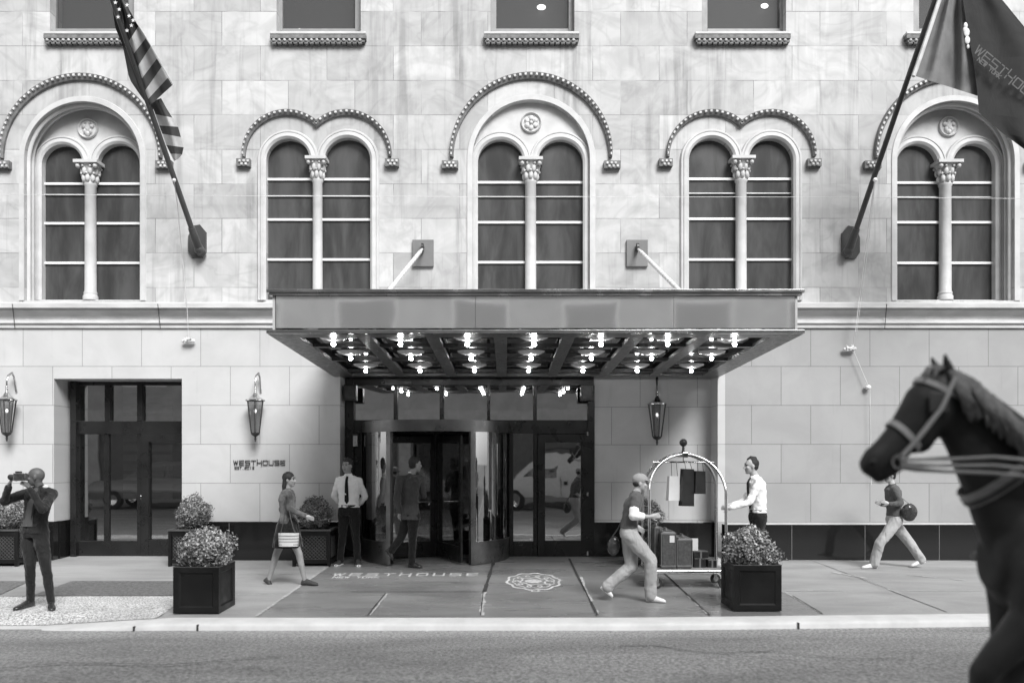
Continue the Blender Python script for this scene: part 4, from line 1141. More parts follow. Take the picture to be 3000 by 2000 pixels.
def lattice_planter(x0,Y0,lab,s=.64,H=.625):
    z0=gz(Y0); x1=x0+s; y1=Y0+s; z1=z0+H; xc=(x0+x1)/2; yc=Y0+s/2
    root=empty('lattice_planter',(xc,yc,z0),lab,'planter','lattice panelled planters along the wall')
    m=MB(); p=.055
    for (a,b) in ((x0,Y0),(x1-p,Y0),(x0,y1-p),(x1-p,y1-p)): m.box((a,b,z0),(a+p,b+p,z1-.03))
    for za,zb_ in ((z0+.05,z0+.12),(z1-.11,z1-.031)):
        m.box((x0+p,Y0+.008,za),(x1-p,Y0+.04,zb_)); m.box((x0+p,y1-.04,za),(x1-p,y1-.008,zb_)); m.box((x0+.008,Y0+p,za),(x0+.04,y1-p,zb_)); m.box((x1-.04,Y0+p,za),(x1-.008,y1-p,zb_))
    m.build('planter_frame',M['planter'],root,bevel=.004)
    m=MB(); m.box((x0+.04,Y0+.04,z0+.06),(x1-.04,y1-.04,z1-.06)); m.build('inner_box',M['black'],root)
    m=MB(); t=.055
    for (a,b,c_,d_) in ((x0-.012,Y0-.012,x1+.012,Y0+t),(x0-.012,y1-t,x1+.012,y1+.012),(x0-.012,Y0+t,x0+t,y1-t),(x1-t,Y0+t,x1+.012,y1-t)): m.box((a,b,z1-.03),(c_,d_,z1))
    m.build('planter_rim',M['plrim'],root,bevel=.003)
    m=MB(); fa=Y0+.026; L0,L1=x0+p+.02,x1-p-.02; B0,B1=z0+.13,z1-.12
    def lat(plane):
        n=9
        for sgn in (1,-1):
            for k in range(-n,n*2):
                off=k*.062; pts=[]
                # line z = B0 + sgn*(x-L0)+off clipped
                xa,xb=L0,L1
                za=B0+off if sgn>0 else B1-off; f=lambda x: za+sgn*(x-L0)
                t0=L0;t1=L1
                for lim in (B0,B1): pass
                xs=sorted([ (B0-za)*sgn+L0,(B1-za)*sgn+L0 ])
                t0=max(L0,xs[0]);t1=min(L1,xs[1])
                if t1-t0<.02: continue
                if plane=='f': m.tube([(t0,fa,f(t0)),(t1,fa,f(t1))],.006,4,caps=False)
                else:
                    for xx in (x1-.026,x0+.026): m.tube([(xx,Y0+(t0-x0),f(t0)),(xx,Y0+(t1-x0),f(t1))],.006,4,caps=False)
    lat('f'); lat('s')
    m.box((L0-.01,fa-.008,B0-.014),(L1+.01,fa+.01,B0-.004)); m.box((L0-.01,fa-.008,B1+.004),(L1+.01,fa+.01,B1+.014))
    m.build('lattice',M['plrim'],root)
    m=MB(); m.add([(x0+.05,Y0+.05,z1-.05),(x1-.05,Y0+.05,z1-.05),(x1-.05,y1-.05,z1-.05),(x0+.05,y1-.05,z1-.05)],[(0,1,2,3)]); m.build('soil',M['soil'],root,fixn=False)
    return root,(xc,yc,z1-.05)
def foliage(n,rx,rz,seed,size=.022,lumps=9):
    r=random.Random(seed); m=MB()
    lump=[(Vector((r.gauss(0,1),r.gauss(0,1),r.gauss(0,1)+.2)).normalized(),r.uniform(.05,.24)) for _ in range(lumps*5)]
    for i in range(n):
        d=Vector((r.gauss(0,1),r.gauss(0,1),r.gauss(0,1))).normalized()
        if d.z<-.55: d.z=-.55; d.normalize()
        k=1.0
        for l,a in lump:
            c=max(0,d.dot(l)); k+=a*(c**22) 
        k=(k-.06)*(r.uniform(.45,1)**.35)*r.choice((1,1,1,1.04,1.12,.84))
        c=Vector((d.x*rx*k,d.y*rx*k,d.z*rz*k))
        nrm=(d+Vector((r.gauss(0,.6),r.gauss(0,.6),r.gauss(0,.6)))).normalized(); u=nrm.orthogonal().normalized(); u=(Matrix.Rotation(r.uniform(0,2*PI),3,nrm)@u); v=nrm.cross(u)
        s=size*r.uniform(.6,1.35)
        m.add([c-u*s,c+v*s*.5+nrm*s*.15,c+u*s,c-v*s*.5+nrm*s*.15],[(0,1,2,3)])
    return m
def shrub(c,rx,rz,seed,mat,lab,n=7000,size=.02,stem=.1,group='round clipped shrubs in planters'):
    root=empty('boxwood_shrub',c,lab,'shrub',group)
    m=foliage(n,rx,rz,seed,size); cz=c[2]+stem+rz*.62
    m.v=[(x+c[0],y+c[1],z+cz) for x,y,z in m.v]
    m.build('foliage',mat,root,fixn=False)
    q=MB(); r=random.Random(seed+5)
    for k in range(9):
        a=r.uniform(0,2*PI); e=Vector((c[0]+rx*.6*math.cos(a),c[1]+rx*.6*math.sin(a),cz+rz*r.uniform(-.1,.4))); b=Vector((c[0]+.03*math.cos(a),c[1]+.03*math.sin(a),c[2]-.01)); q.tube([b,b.lerp(e,.5)+Vector((0,0,.04)),e],[.012,.008,.004],6)
    q.build('stems',M['bark'],root,smooth=1)
r1,c1=cube_planter((507-CX)*10.27/F,(641-CX)*10.27/F,10.27,'black cube planter at the kerb left of the entrance')
r2,c2=cube_planter((2150-CX)*10.43/F,(2290-CX)*10.43/F,10.43,'black cube planter at the kerb right of the luggage cart')
shrub((c1[0],c1[1],c1[2]),.285,.255,11,M['leafF'],'pale leafy round shrub in the left kerbside cube planter',8000,.021,.06)
shrub((c2[0]-.04,c2[1],c2[2]),.28,.255,12,M['leafF'],'pale leafy round shrub in the right kerbside cube planter',8000,.021,.06)
def DX(px,D): return (px-CX)*D/F
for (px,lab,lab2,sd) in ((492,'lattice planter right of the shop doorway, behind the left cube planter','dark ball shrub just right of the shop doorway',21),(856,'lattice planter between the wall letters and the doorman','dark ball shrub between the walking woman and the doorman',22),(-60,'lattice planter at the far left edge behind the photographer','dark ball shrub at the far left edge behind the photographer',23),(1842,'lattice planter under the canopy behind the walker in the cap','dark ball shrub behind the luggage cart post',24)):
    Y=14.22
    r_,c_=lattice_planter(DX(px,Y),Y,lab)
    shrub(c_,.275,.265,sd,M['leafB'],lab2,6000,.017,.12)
# ================================================================ PEOPLE
UP=Vector((0,0,1))
def gpt(px,D): return P(px,1295+5175.0/D,D)
def shoe(heel,toe,k,mat,parent,ground=True,wide=1.0,name='shoe'):
    d=(toe-heel); L=d.length; d.normalize(); side=d.cross(UP).normalized(); up=side.cross(d).normalized()
    T=[0,.06,.2,.38,.55,.72,.86,.96,1.0]; W=[.012,.03,.036,.036,.041,.047,.043,.028,.008]; H=[.05,.085,.105,.10,.078,.06,.05,.038,.02]
    m=MB(); rings=[]
    for t,w_,h_ in zip(T,W,H):
        h_*=k; w_*=k*wide
        rings.append((heel+d*L*t+up*(h_/2+.004),side*w_,up*h_/2))
    m.loft(rings,16); o=m.build(name,mat,parent,smooth=3)
    return o
def hand(m,wr,tip,pn,k,curl=.5,thumb=1):
    "palm, four fingers and a thumb; pn = direction the palm faces"
    d=(tip-wr).normalized(); pn=(pn-d*pn.dot(d)).normalized(); s=d.cross(pn)*thumb  # thumb side
    pc=wr+d*.045*k; R=Matrix((s,pn,d)).transposed()
    m.sphere(pc,(.040*k,.017*k,.052*k),12,8,rot=R)
    m.cap(wr,.026*k,wr+d*.03*k,.026*k,8)
    for i,(off,ln) in enumerate(((.030,.072),(.011,.080),(-.009,.074),(-.028,.058))):
        b=wr+d*.085*k+s*off*k; a1=curl*.7+.06*i; a2=curl*1.5+.08*i
        d1=d*math.cos(a1)+pn*math.sin(a1); d2=d*math.cos(a1+a2*.6)+pn*math.sin(a1+a2*.6); d3=d*math.cos(a1+a2)+pn*math.sin(a1+a2)
        p1=b+d1*ln*.48*k; p2=p1+d2*ln*.30*k; p3=p2+d3*ln*.24*k
        m.chain([b-d*.02*k,p1,p2,p3],[.0095*k,.0088*k,.008*k,.007*k],8)
    tb=wr+d*.03*k+s*.030*k; t1=tb+(d*.6+s*.75+pn*.25).normalized()*.035*k; t2=t1+(d*.9+s*.2+pn*.4).normalized()*.035*k
    m.chain([tb,t1,t2],[.013*k,.0105*k,.0085*k],8)
def person(lab,D,J,tf,hf,h=1.8,skin='skinM',top='shirt',legs='trous',shoes='leather',hair='short',belt=True,tie=None,long=0,short_sleeve=False,hemext=0.0,curl=(.5,.5),open_jacket=False,skirt=None,cat='person',palm=None,hatmat=None,mask=None,under=None,legcut=None,fat=1.0):
    k=h/1.8; g={}
    for n_,v in J.items():
        if isinstance(v,Vector): g[n_]=v
        elif len(v)==2: g[n_]=gpt(v[0],v[1])
        else: g[n_]=P(v[0],v[1],D+v[2])
    tf=Vector((tf[0],tf[1],0)).normalized(); tl=UP.cross(tf)
    hf=Vector(hf if len(hf)==3 else (hf[0],hf[1],0)).normalized(); hl=UP.cross(hf).normalized(); hu=hf.cross(hl)
    for s in 'LR':
        d=(g['to'+s]-g['he'+s]).normalized(); sd=d.cross(UP).normalized(); up=sd.cross(d)
        g['an'+s]=g['he'+s]+up*.085*k+d*.06*k; 
    root=empty('person',Vector(((g['heL'].x+g['heR'].x)/2,(g['heL'].y+g['heR'].y)/2,gz(D))),lab,cat)
    # skin
    m=MB(); H=g['head']
    def hp(a,b,c): return H+hf*a*k+hl*b*k+hu*c*k
    R=Matrix((hf,hl,hu)).transposed()
    E=lambda a,b,c,ra,rb,rc,n=16,mm=12: m.sphere(hp(a,b,c),(ra*k,rb*k,rc*k),n,mm,rot=R)
    E(-.012,0,.03,.097,.076,.092,20,14); E(.028,0,-.03,.062,.062,.075); E(.048,0,-.085,.034,.036,.026); E(-.01,0,-.03,.07,.064,.06)
    m.cap(hp(.082,0,.022),.011*k,hp(.102,0,-.022),.0145*k,8); E(.096,.013,-.026,.01,.009,.008,8,6); E(.096,-.013,-.026,.01,.009,.008,8,6)
    for s in (1,-1):
        E(.068,s*.030,.036,.022,.026,.010,10,8); E(.060,s*.042,-.018,.026,.022,.024,10,8); E(-.008,s*.077,-.002,.019,.010,.032,10,8)
    E(.076,0,-.052,.014,.026,.008,10,6); E(.073,0,-.066,.013,.022,.008,10,6)
    m.cap(hp(-.02,0,-.06),.052*k,g['neck'],.058*k,14); 
    tz=(g['neck']-g['pelvis'])
    m.loft([(g['pelvis'],tl*.12*k,tf*.08*k),(g['waist'],tl*.11*k,tf*.08*k),(g['chest'],tl*.13*k,tf*.09*k),(g['neck']-UP*.03,tl*.09*k,tf*.055*k)],16)
    for s in 'LR':
        m.chain([g['sh'+s],g['el'+s],g['wr'+s]],[.045*k,.038*k,.026*k],12)
        d=(g['ha'+s]-g['wr'+s]); pn=(palm or {}).get(s, tl*(-1 if s=='L' else 1)); hand(m,g['wr'+s],g['ha'+s],Vector(pn),k,curl[0 if s=='L' else 1],1 if s=='L' else -1)
        hip=g['pelvis']+tl*.09*k*(1 if s=='L' else -1)-UP*.03
        lr=[.07,.05,.034] if not skirt else [.085,.058,.036]
        m.chain([hip,g['kn'+s],g['an'+s]],[x*k for x in lr],12)
        m.cap(g['an'+s],.03*k,g['he'+s]*.35+g['to'+s]*.65+UP*.03,.022*k,8)
        if skirt: m.sphere(g['kn'+s].lerp(g['an'+s],.3)+UP*.0,(.048*k,.055*k,.10*k),10,8)
    b=m.build('body',M[skin],root,fixn=False); remesh(b,.0075 if D<13.2 else .008,3)
    # eyes, brows and lips
    q=MB()
    for s in (1,-1):
        q.sphere(hp(.080,s*.031,.018),(.010*k,.014*k,.007*k),8,6,rot=R)
        q.chain([hp(.090,s*.014,.040),hp(.086,s*.034,.046),hp(.070,s*.052,.038)],[.004*k,.0045*k,.003*k],6)
    q.chain([hp(.080,.024,-.058),hp(.0885,0,-.058),hp(.080,-.024,-.058)],[.0025,.0035,.0025],6)
    q.build('face_features',M['hair'],b,smooth=3)
    # hair
    if hair:
        q=MB()
        if hair=='short': 
            q.sphere(hp(-.026,0,.048),(.094*k,.083*k,.092*k),16,12,rot=R); q.sphere(hp(-.045,0,.0),(.068*k,.079*k,.065*k),14,10,rot=R); q.sphere(hp(.02,0,.088),(.062*k,.066*k,.042*k),12,8,rot=R)
        elif hair=='curly':
            rr=random.Random(4); q.sphere(hp(-.026,0,.05),(.095*k,.084*k,.090*k),16,12,rot=R); q.sphere(hp(-.045,0,.0),(.068*k,.079*k,.065*k),14,10,rot=R)
            for i in range(70):
                v=Vector((rr.gauss(-.3,1),rr.gauss(0,1),rr.gauss(.8,1))).normalized(); q.sphere(hp(-.022+v.x*.088,v.y*.078,.052+v.z*.083),.018*k,6,5)
        elif hair=='buzz':
            q.sphere(hp(-.016,0,.036),(.0975*k,.0775*k,.092*k),16,12,rot=R)
        elif hair=='slick':
            q.sphere(hp(-.034,0,.046),(.088*k,.081*k,.086*k),16,12,rot=R); q.sphere(hp(-.05,0,.0),(.062*k,.078*k,.065*k),14,10,rot=R); q.chain([hp(.045,0,.105),hp(0,0,.128),hp(-.06,0,.12)],[.02*k,.03*k,.03*k],8)
        elif hair=='long':
            q.sphere(hp(-.02,0,.045),(.10*k,.088*k,.096*k),16,12,rot=R); q.loft([(hp(-.05,0,.03),hl*.08*k,hf*.05*k),(hp(-.07,0,-.1),hl*.085*k,hf*.045*k),(hp(-.07,0,-.26),hl*.07*k,hf*.035*k),(hp(-.06,0,-.32),hl*.03*k,hf*.02*k)],14)
        o=q.build('hair',M['hair'],root,fixn=False); remesh(o,.008,2)
    if hatmat:
        q=MB(); q.sphere(hp(-.014,0,.055),(.108*k,.088*k,.085*k),16,10,rot=R)
        o=q.build('cap',M[hatmat],root,fixn=False); remesh(o,.007,1)
        q=MB(); q.loft([(hp(.05,0,.055),hl*.075*k,hu*.009),(hp(.12,0,.045),hl*.070*k,hu*.008),(hp(.175,0,.030),hl*.045*k,hu*.006)],14); q.build('cap_brim',M[hatmat],o,smooth=1)
        q=MB(); q.sphere(hp(-.045,0,-.005),(.062*k,.079*k,.05*k),14,10,rot=R); q.build('hair',M['hair'],root,smooth=3)
    if mask:
        q=MB(); q.sphere(hp(.048,0,-.05),(.058*k,.064*k,.05*k),14,10,rot=R); q.build('face_cover',M[mask],root,smooth=3)
    # upper garment
    m=MB(); F_=fat
    lower=g['pelvis']-UP*(hemext if hemext else .02)
    rings=[]
    if hemext: rings.append((lower,tl*.185*k*F_,tf*.135*k*F_))
    rings+=[(g['pelvis']+UP*.03,tl*.165*k*F_,tf*.118*k*F_),(g['waist'],tl*.150*k*F_,tf*.108*k*F_),(g['waist'].lerp(g['chest'],.5),tl*.162*k*F_,tf*.115*k*F_),(g['chest'],tl*.178*k*F_,tf*.122*k*F_),(g['chest'].lerp(g['neck'],.5),tl*.185*k*F_,tf*.110*k*F_),(g['neck']-UP*.045*k,tl*.135*k,tf*.075*k),(g['neck']+UP*.015*k,tl*.062*k,tf*.058*k),(g['neck']+UP*.035*k,tl*.056*k,tf*.056*k)]
    m.loft(rings,24)
    for s in 'LR':
        sg=1 if s=='L' else -1
        sh=g['sh'+s]
        m.cap(g['chest'].lerp(g['neck'],.55)+tl*.08*sg*k,.085*k,sh,.066*k)
        if short_sleeve: m.chain([sh,sh.lerp(g['el'+s],.75)],[.066*k,.060*k],14)
        else: m.chain([sh,g['el'+s],g['el'+s].lerp(g['wr'+s],.93)],[.064*k,.054*k,.040*k],14)
        m.sphere(g['el'+s],.053*k,10,8)
    t=m.build('jacket' if top in('suit','grysuit','navy','patt') else ('top' if top=='dtee' else 'shirt'),M[top],root,fixn=False)
    remesh(t,.011,2,.034 if top=='shirt' else .024,.075)
    # lower garment
    if not skirt:
        m=MB(); hipc=g['pelvis']
        m.loft([(hipc+UP*.055*k,tl*.150*k*F_,tf*.106*k*F_),(hipc-UP*.02*k,tl*.172*k*F_,tf*.124*k*F_),(hipc-UP*.10*k,tl*.165*k*F_,tf*.118*k*F_)],20)
        for s in 'LR':
            sg=1 if s=='L' else -1; hip=hipc+tl*.085*k*sg-UP*.05*k
            r=[.098,.068,.058] if legs!='ltrous' else [.108,.088,.082]
            if legs=='slim': r=[.1,.066,.047]
            an=g['an'+s]; kn=g['kn'+s]
            en=kn.lerp(an,.98) if not legcut else kn.lerp(an,legcut)
            m.chain([hip,hip.lerp(kn,.5),kn,kn.lerp(en,.45),en],[r[0]*k*F_,(r[0]+r[1])/2*k*1.03,r[1]*k,(r[1]*.45+r[2]*.55)*k,r[2]*k],16)
            if legs!='slim': m.sphere(en-UP*.005,(r[2]*1.05*k,)*3,10,8)
        t=m.build('trousers',M['suit' if legs=='slim' else legs],root,fixn=False); remesh(t,.011,3,.022,.11)
    else:
        m=MB(); hp_=g['pelvis']; kk=(g['knL']+g['knR'])/2
        m.loft([(hp_+UP*.06,tl*.15*k,tf*.12*k),(hp_-UP*.05,tl*.19*k,tf*.17*k),(hp_.lerp(kk,.55),tl*.21*k,tf*.22*k),(hp_.lerp(kk,.80),tl*.22*k,tf*.24*k)],20)
        t=m.build('skirt',M[skirt],root,fixn=False); remesh(t,.012,2,.015,.07)
    for s in 'LR': shoe(g['he'+s],g['to'+s],k,M[shoes],root)
    if belt:
        q=MB(); c=g['pelvis']+UP*.055*k; q.loft([(c-UP*.018,tl*.160*k*F_,tf*.117*k*F_),(c+UP*.018,tl*.160*k*F_,tf*.117*k*F_)],28,caps=False); bl=q.build('belt',M['leather'],root,smooth=1)
        q=MB(); bc=c+tf*.120*k*F_; q.sphere(bc,(.02,.01,.016),8,6); q.build('buckle',M['silver'],bl)
    if tie:
        q=MB(); n0=g['neck']+tf*.068*k-UP*.005; 
        pts=[(n0,.016),(n0-UP*.035+tf*.03,.022),(g['neck'].lerp(g['chest'],.5)+tf*.128*k,.024),(g['chest']+tf*.140*k,.030),(g['waist'].lerp(g['chest'],.5)+tf*.134*k,.034),(g['waist']+tf*.128*k,.037),(g['waist']-UP*.05+tf*.126*k,.004)]
        vs=[]
        for p,w_ in pts: vs+=[p-tl*w_,p+tl*w_,p+tl*w_*.9-tf*.012,p-tl*w_*.9-tf*.012]
        fs=[]
        for i in range(len(pts)-1):
            for j in range(4): fs.append((i*4+j,i*4+(j+1)%4,(i+1)*4+(j+1)%4,(i+1)*4+j))
        fs+= [(0,1,2,3),(4*len(pts)-4,4*len(pts)-3,4*len(pts)-2,4*len(pts)-1)]
        q.add(vs,fs); q.build('tie',M[tie],root)
        q=MB()
        for sg in (1,-1):
            a=g['neck']+UP*.04*k; q.add([a+tf*.05*k+tl*sg*.008,a+tl*sg*.062*k+tf*.0,a-UP*.03+tl*sg*.07*k+tf*.02*k,a-UP*.055*k+tf*.082*k+tl*sg*.028*k],[(0,1,2,3)])
        q.build('collar',M[top],root,fixn=False)
    if under:
        q=MB(); a=g['neck']+tf*.07*k; vs=[]
        for t_,w_ in ((0,.03),(.4,.055),(.8,.06),(1,.075)):
            p=g['neck'].lerp(g['pelvis']+UP*.04,t_)+tf*(.062+.056*min(1,t_*3))*k*F_; vs+=[p-tl*w_*k,p+tf*.014,p+tl*w_*k]
        q.add(vs,[(i*3+j,i*3+j+1,i*3+j+4,i*3+j+3) for i in range(3) for j in range(2)]); q.build('shirt_front',M[under],root,smooth=3,fixn=False)
        q=MB()
        for sg in (1,-1):
            n0=g['neck']+tf*.05*k+tl*sg*.05*k+UP*.02; n1=g['chest']+tf*.145*k*F_+tl*sg*.05*k; n2=g['waist']+tf*.13*k*F_+tl*sg*.045*k; o1=g['chest'].lerp(g['neck'],.4)+tf*.125*k+tl*sg*.115*k
            q.add([n0,n1,n2,o1],[(0,1,2,3)])
        q.build('lapels',M[top],root,fixn=False)
    return root,g
# doorman
DM,gm=person('person in white shirt and dark tie standing with hands behind his back beside revolving door',14.42,dict(
 head=(1017,1365,0),neck=(1021,1393,.0),chest=(1022,1424,0),waist=(1022,1466,0),pelvis=(1023,1490,0),
 shL=(1050,1408,.0),shR=(993,1408,0),elL=(1069,1453,.08),elR=(979,1451,.1),wrL=(1045,1484,.17),wrR=(1003,1484,.17),haL=(1022,1490,.2),haR=(1025,1492,.21),
 knL=(1043,1571,-.02),knR=(1003,1571,-.02),heL=(1047,14.5),toL=(1051,14.22),heR=(1001,14.48),toR=(984,14.25)),
 (-.10,-1),(-.42,-1),1.83,'skinM','shirt','trous','dsneak','curly',True,'trous',fat=1.1)
for s in 'LR':
    a,b=gm['he'+s],gm['to'+s]; q=MB(); d=(b-a).normalized(); sd=d.cross(UP).normalized()
    q.loft([(a+UP*.008,sd*.034,UP*.012),(a.lerp(b,.4)+UP*.008,sd*.038,UP*.012),(a.lerp(b,.75)+UP*.01,sd*.05,UP*.014),(a.lerp(b,1.0)+UP*.014,sd*.034,UP*.018)],14); q.build('rubber_sole',M['sneak'],DM,smooth=1)
# photographer
PH_,gp_=person('bald person in a dark suit holding a camera to his face at the left edge',10.60,dict(
 head=(104,1398,0),neck=(118,1428,.03),chest=(114,1462,.03),waist=(104,1522,.02),pelvis=(101,1549,.02),
 shL=(155,1446,.06),shR=(72,1446,.05),elR=(12,1468,-.16),wrR=(26,1424,-.30),haR=(37,1392,-.30),elL=(124,1492,-.28),wrL=(86,1430,-.32),haL=(70,1400,-.30),
 knL=(134,1655,-.05),knR=(88,1655,-.03),heL=(149,10.66),toL=(152,10.43),heR=(101,10.78),toR=(40,10.46)),
 (-.22,-1),(-1,-.28,-.02),1.80,'skinD','suit','slim','leather',None,True,None,hemext=.05,under='dtee',curl=(1.0,1.1),palm=dict(L=(-1,.2,0),R=(.8,.3,0)),fat=1.0)
cm=empty('camera',P(48,1397,10.3),'small silver camera held to his eye by the bald photographer','camera')
q=MB(); q.pb(38,1385,72,1408,10.24,10.31); cb=q.build('camera_body',M['silver'],cm,bevel=.006)
q=MB(); q.pb(44,1380,58,1386,10.25,10.30); q.build('viewfinder',M['screen'],cm,bevel=.003)
c=P(46,1397,10.275); q=MB(); q.lathe([(0,-.0),(.03,0),(.034,.02),(.034,.055),(.026,.065),(.0,.06)],(0,0,0),20); q.v=[(c.x-.02-z,c.y+x,c.z+y) for x,y,z in q.v]; q.build('lens',M['screen'],cm,smooth=.8)
q=MB(); q.sphere(P(133,1425,10.46),(.035,.02,.02),8,6); q.build('pocket_square',M['white'],PH_,smooth=3)
# man in a dark suit, seen from behind
SM,gs=person('person in a dark suit seen from behind striding into the revolving door',14.05,dict(
 head=(1217,1362,.0),neck=(1206,1392,0),chest=(1200,1426,0),waist=(1200,1476,0),pelvis=(1202,1503,0),
 shL=(1170,1404,-.06),shR=(1232,1402,.10),elL=(1163,1456,-.12),wrL=(1170,1500,-.02),haL=(1175,1520,.02),elR=(1240,1452,.08),wrR=(1236,1420,.25),haR=(1234,1402,.32),
 knL=(1176,1572,.02),knR=(1209,1575,-.02),heR=(1196,14.1),toR=(1237,14.02),heL=(1127,1612,-.02),toL=(1148,1641,-.0)),
 (.65,.75),(.9,.5),1.87,'skinM','grysuit','trous','leather','short',False,hemext=.10)
q=MB(); q.loft([(gs['neck']+UP*.045,Vector((.058,0,0)),Vector((0,.058,0))),(gs['neck']+UP*.062,Vector((.054,0,0)),Vector((0,.054,0)))],16,caps=False); q.build('white_collar',M['shirt'],SM)
# walking woman
WM,gw=person('person with dark hair in a patterned jacket and short skirt walking right past the planters',12.38,dict(
 head=(848,1406,0),neck=(843,1434,0),chest=(841,1462,0),waist=(843,1502,0),pelvis=(843,1527,0),
 shL=(838,1447,.15),shR=(846,1448,-.14),elR=(850,1490,-.2),wrR=(895,1511,-.2),haR=(918,1520,-.2),elL=(826,1492,.2),wrL=(840,1532,.22),haL=(846,1550,.22),
 knL=(810,1621,.08),knR=(876,1621,-.08),heR=(882,12.37),toR=(932,12.32),heL=(770,1701,.08),toL=(794,1720,.08)),
 (1,-.12),(1,-.1),1.64,'skinM','patt','trous','dsneak','long',False,skirt='trous',hemext=.03)
tb=empty('tote_bag',P(842,1600,12.1),'pale woven bag hanging at the side of the walking woman','bag')
q=MB(); a=P(812,1562,12.05); b=P(874,1600,12.05); q.loft([(Vector(((a.x+b.x)/2,12.1,a.z)),Vector(((b.x-a.x)/2,0,0)),Vector((0,.06,0))),(Vector(((a.x+b.x)/2,12.1,b.z)),Vector(((b.x-a.x)/2*.92,0,0)),Vector((0,.07,0)))],24); q.build('bag_body',M['paper'],tb,smooth=1)
for i in range(4):
    q=MB(); z=b.z+(a.z-b.z)*(i+.6)/4.4; q.loft([(Vector(((a.x+b.x)/2,12.1,z-.006)),Vector(((b.x-a.x)/2*.985,0,0)),Vector((0,.068,0))),(Vector(((a.x+b.x)/2,12.1,z+.006)),Vector(((b.x-a.x)/2*.99,0,0)),Vector((0,.067,0)))],24); q.build('woven_band',M['deck'],tb)
q=MB(); q.tube([P(822,1562,12.1),P(832,1520,12.12),P(840,1450,12.18),P(852,1520,12.12),P(864,1562,12.1)],.008,6); q.build('bag_strap',M['strap'],tb)
# walker with a cap
CW,gc=person('person in a white cap and pale trousers hurrying right in front of the luggage cart',11.08,dict(
 head=(1877,1416,0),neck=(1864,1444,0),chest=(1854,1474,0),waist=(1846,1524,0),pelvis=(1843,1553,0),
 shL=(1856,1459,.17),shR=(1860,1460,-.15),elR=(1856,1510,-.22),wrR=(1905,1513,-.25),haR=(1945,1506,-.25),elL=(1835,1512,.2),wrL=(1862,1540,.24),haL=(1880,1552,.24),
 knL=(1850,1658,.08),knR=(1906,1640,-.07),heR=(1893,11.08),toR=(1951,11.0),heL=(1757,1722,.08),toL=(1792,1752,.08)),
 (1,-.1),(1,-.15,-.1),1.76,'skinL','dtee','ltrous','sneak',None,False,short_sleeve=True,hatmat='capgrey')
q=MB(); q.chain([gc['elR'].lerp(gc['shR'],.35),gc['elR'],gc['elR'].lerp(gc['wrR'],.5)],[.066,.062,.052],12); o=q.build('rolled_sleeve',M['shirt'],CW,fixn=False); remesh(o,.01,2,.012,.05)
bg=empty('shoulder_bag',P(1795,1600,11.2),'black bag trailing behind the hurrying walker in the cap','bag')
q=MB(); c=P(1797,1600,11.2); q.sphere(c,(.085,.07,.12),14,10); q.sphere(c+Vector((.01,0,.05)),(.07,.06,.09),12,8); o=q.build('bag_body',M['leather'],bg,fixn=False); remesh(o,.01,3,.01,.06)
q=MB(); q.tube([c+Vector((-.02,0,.12)),P(1812,1545,11.15),P(1846,1466,11.02)],.009,6); q.build('bag_strap',M['strap'],bg)
# bellman
BM,gb=person('person in a white shirt and black tie gripping the right post of the luggage cart',12.95,dict(
 head=(2200,1366,0),neck=(2212,1396,0),chest=(2216,1430,0),waist=(2220,1480,0),pelvis=(2220,1506,0),
 shR=(2222,1412,.16),shL=(2224,1412,-.15),elL=(2196,1470,-.2),wrL=(2138,1487,-.22),haL=(2112,1486,-.22),elR=(2178,1470,.12),wrR=(2146,1478,-.05),haR=(2118,1484,-.1),
 knL=(2214,1596,-.1),knR=(2226,1596,.1),heL=(2225,12.86),toL=(2172,12.86),heR=(2245,13.05),toR=(2195,13.05)),
 (-1,-.12),(-1,-.05),1.87,'skinL','shirt','trous','leather','slick',True,'trous',curl=(1.1,1.1),palm=dict(L=(0,1,0),R=(0,-1,0)))
# far walker
FW,gf=person('person in pale wide trousers and white shoes walking left by the right-hand wall',14.02,dict(
 head=(2606,1395,0),neck=(2614,1421,0),chest=(2617,1448,0),waist=(2619,1492,0),pelvis=(2620,1515,0),
 shL=(2622,1434,-.14),shR=(2619,1434,.15),elL=(2640,1474,-.2),wrL=(2604,1476,-.22),haL=(2586,1468,-.2),elR=(2612,1478,.18),wrR=(2580,1476,.1),haR=(2566,1468,.08),
 knL=(2577,1591,-.08),knR=(2664,1588,.08),heL=(2570,14.0),toL=(2524,13.98),heR=(2712,1648,.06),toR=(2668,1661,.06)),
 (-1,-.1),(-1,-.2),1.66,'skinL','dtee','ltrous','sneak','short',False)
fb=empty('shopping_bag',P(2678,1490,13.9),'dark bag hanging at the hip of the walker by the right-hand wall','bag')
q=MB(); c=P(2664,1500,13.82); q.sphere(c,(.13,.07,.15),14,10); o=q.build('bag_body',M['leather'],fb,fixn=False); remesh(o,.012,3,.02,.08)
q=MB(); q.tube([c+Vector((0,0,.14)),P(2640,1455,13.85),P(2620,1436,13.95)],.009,6); q.build('bag_strap',M['strapL'],fb)
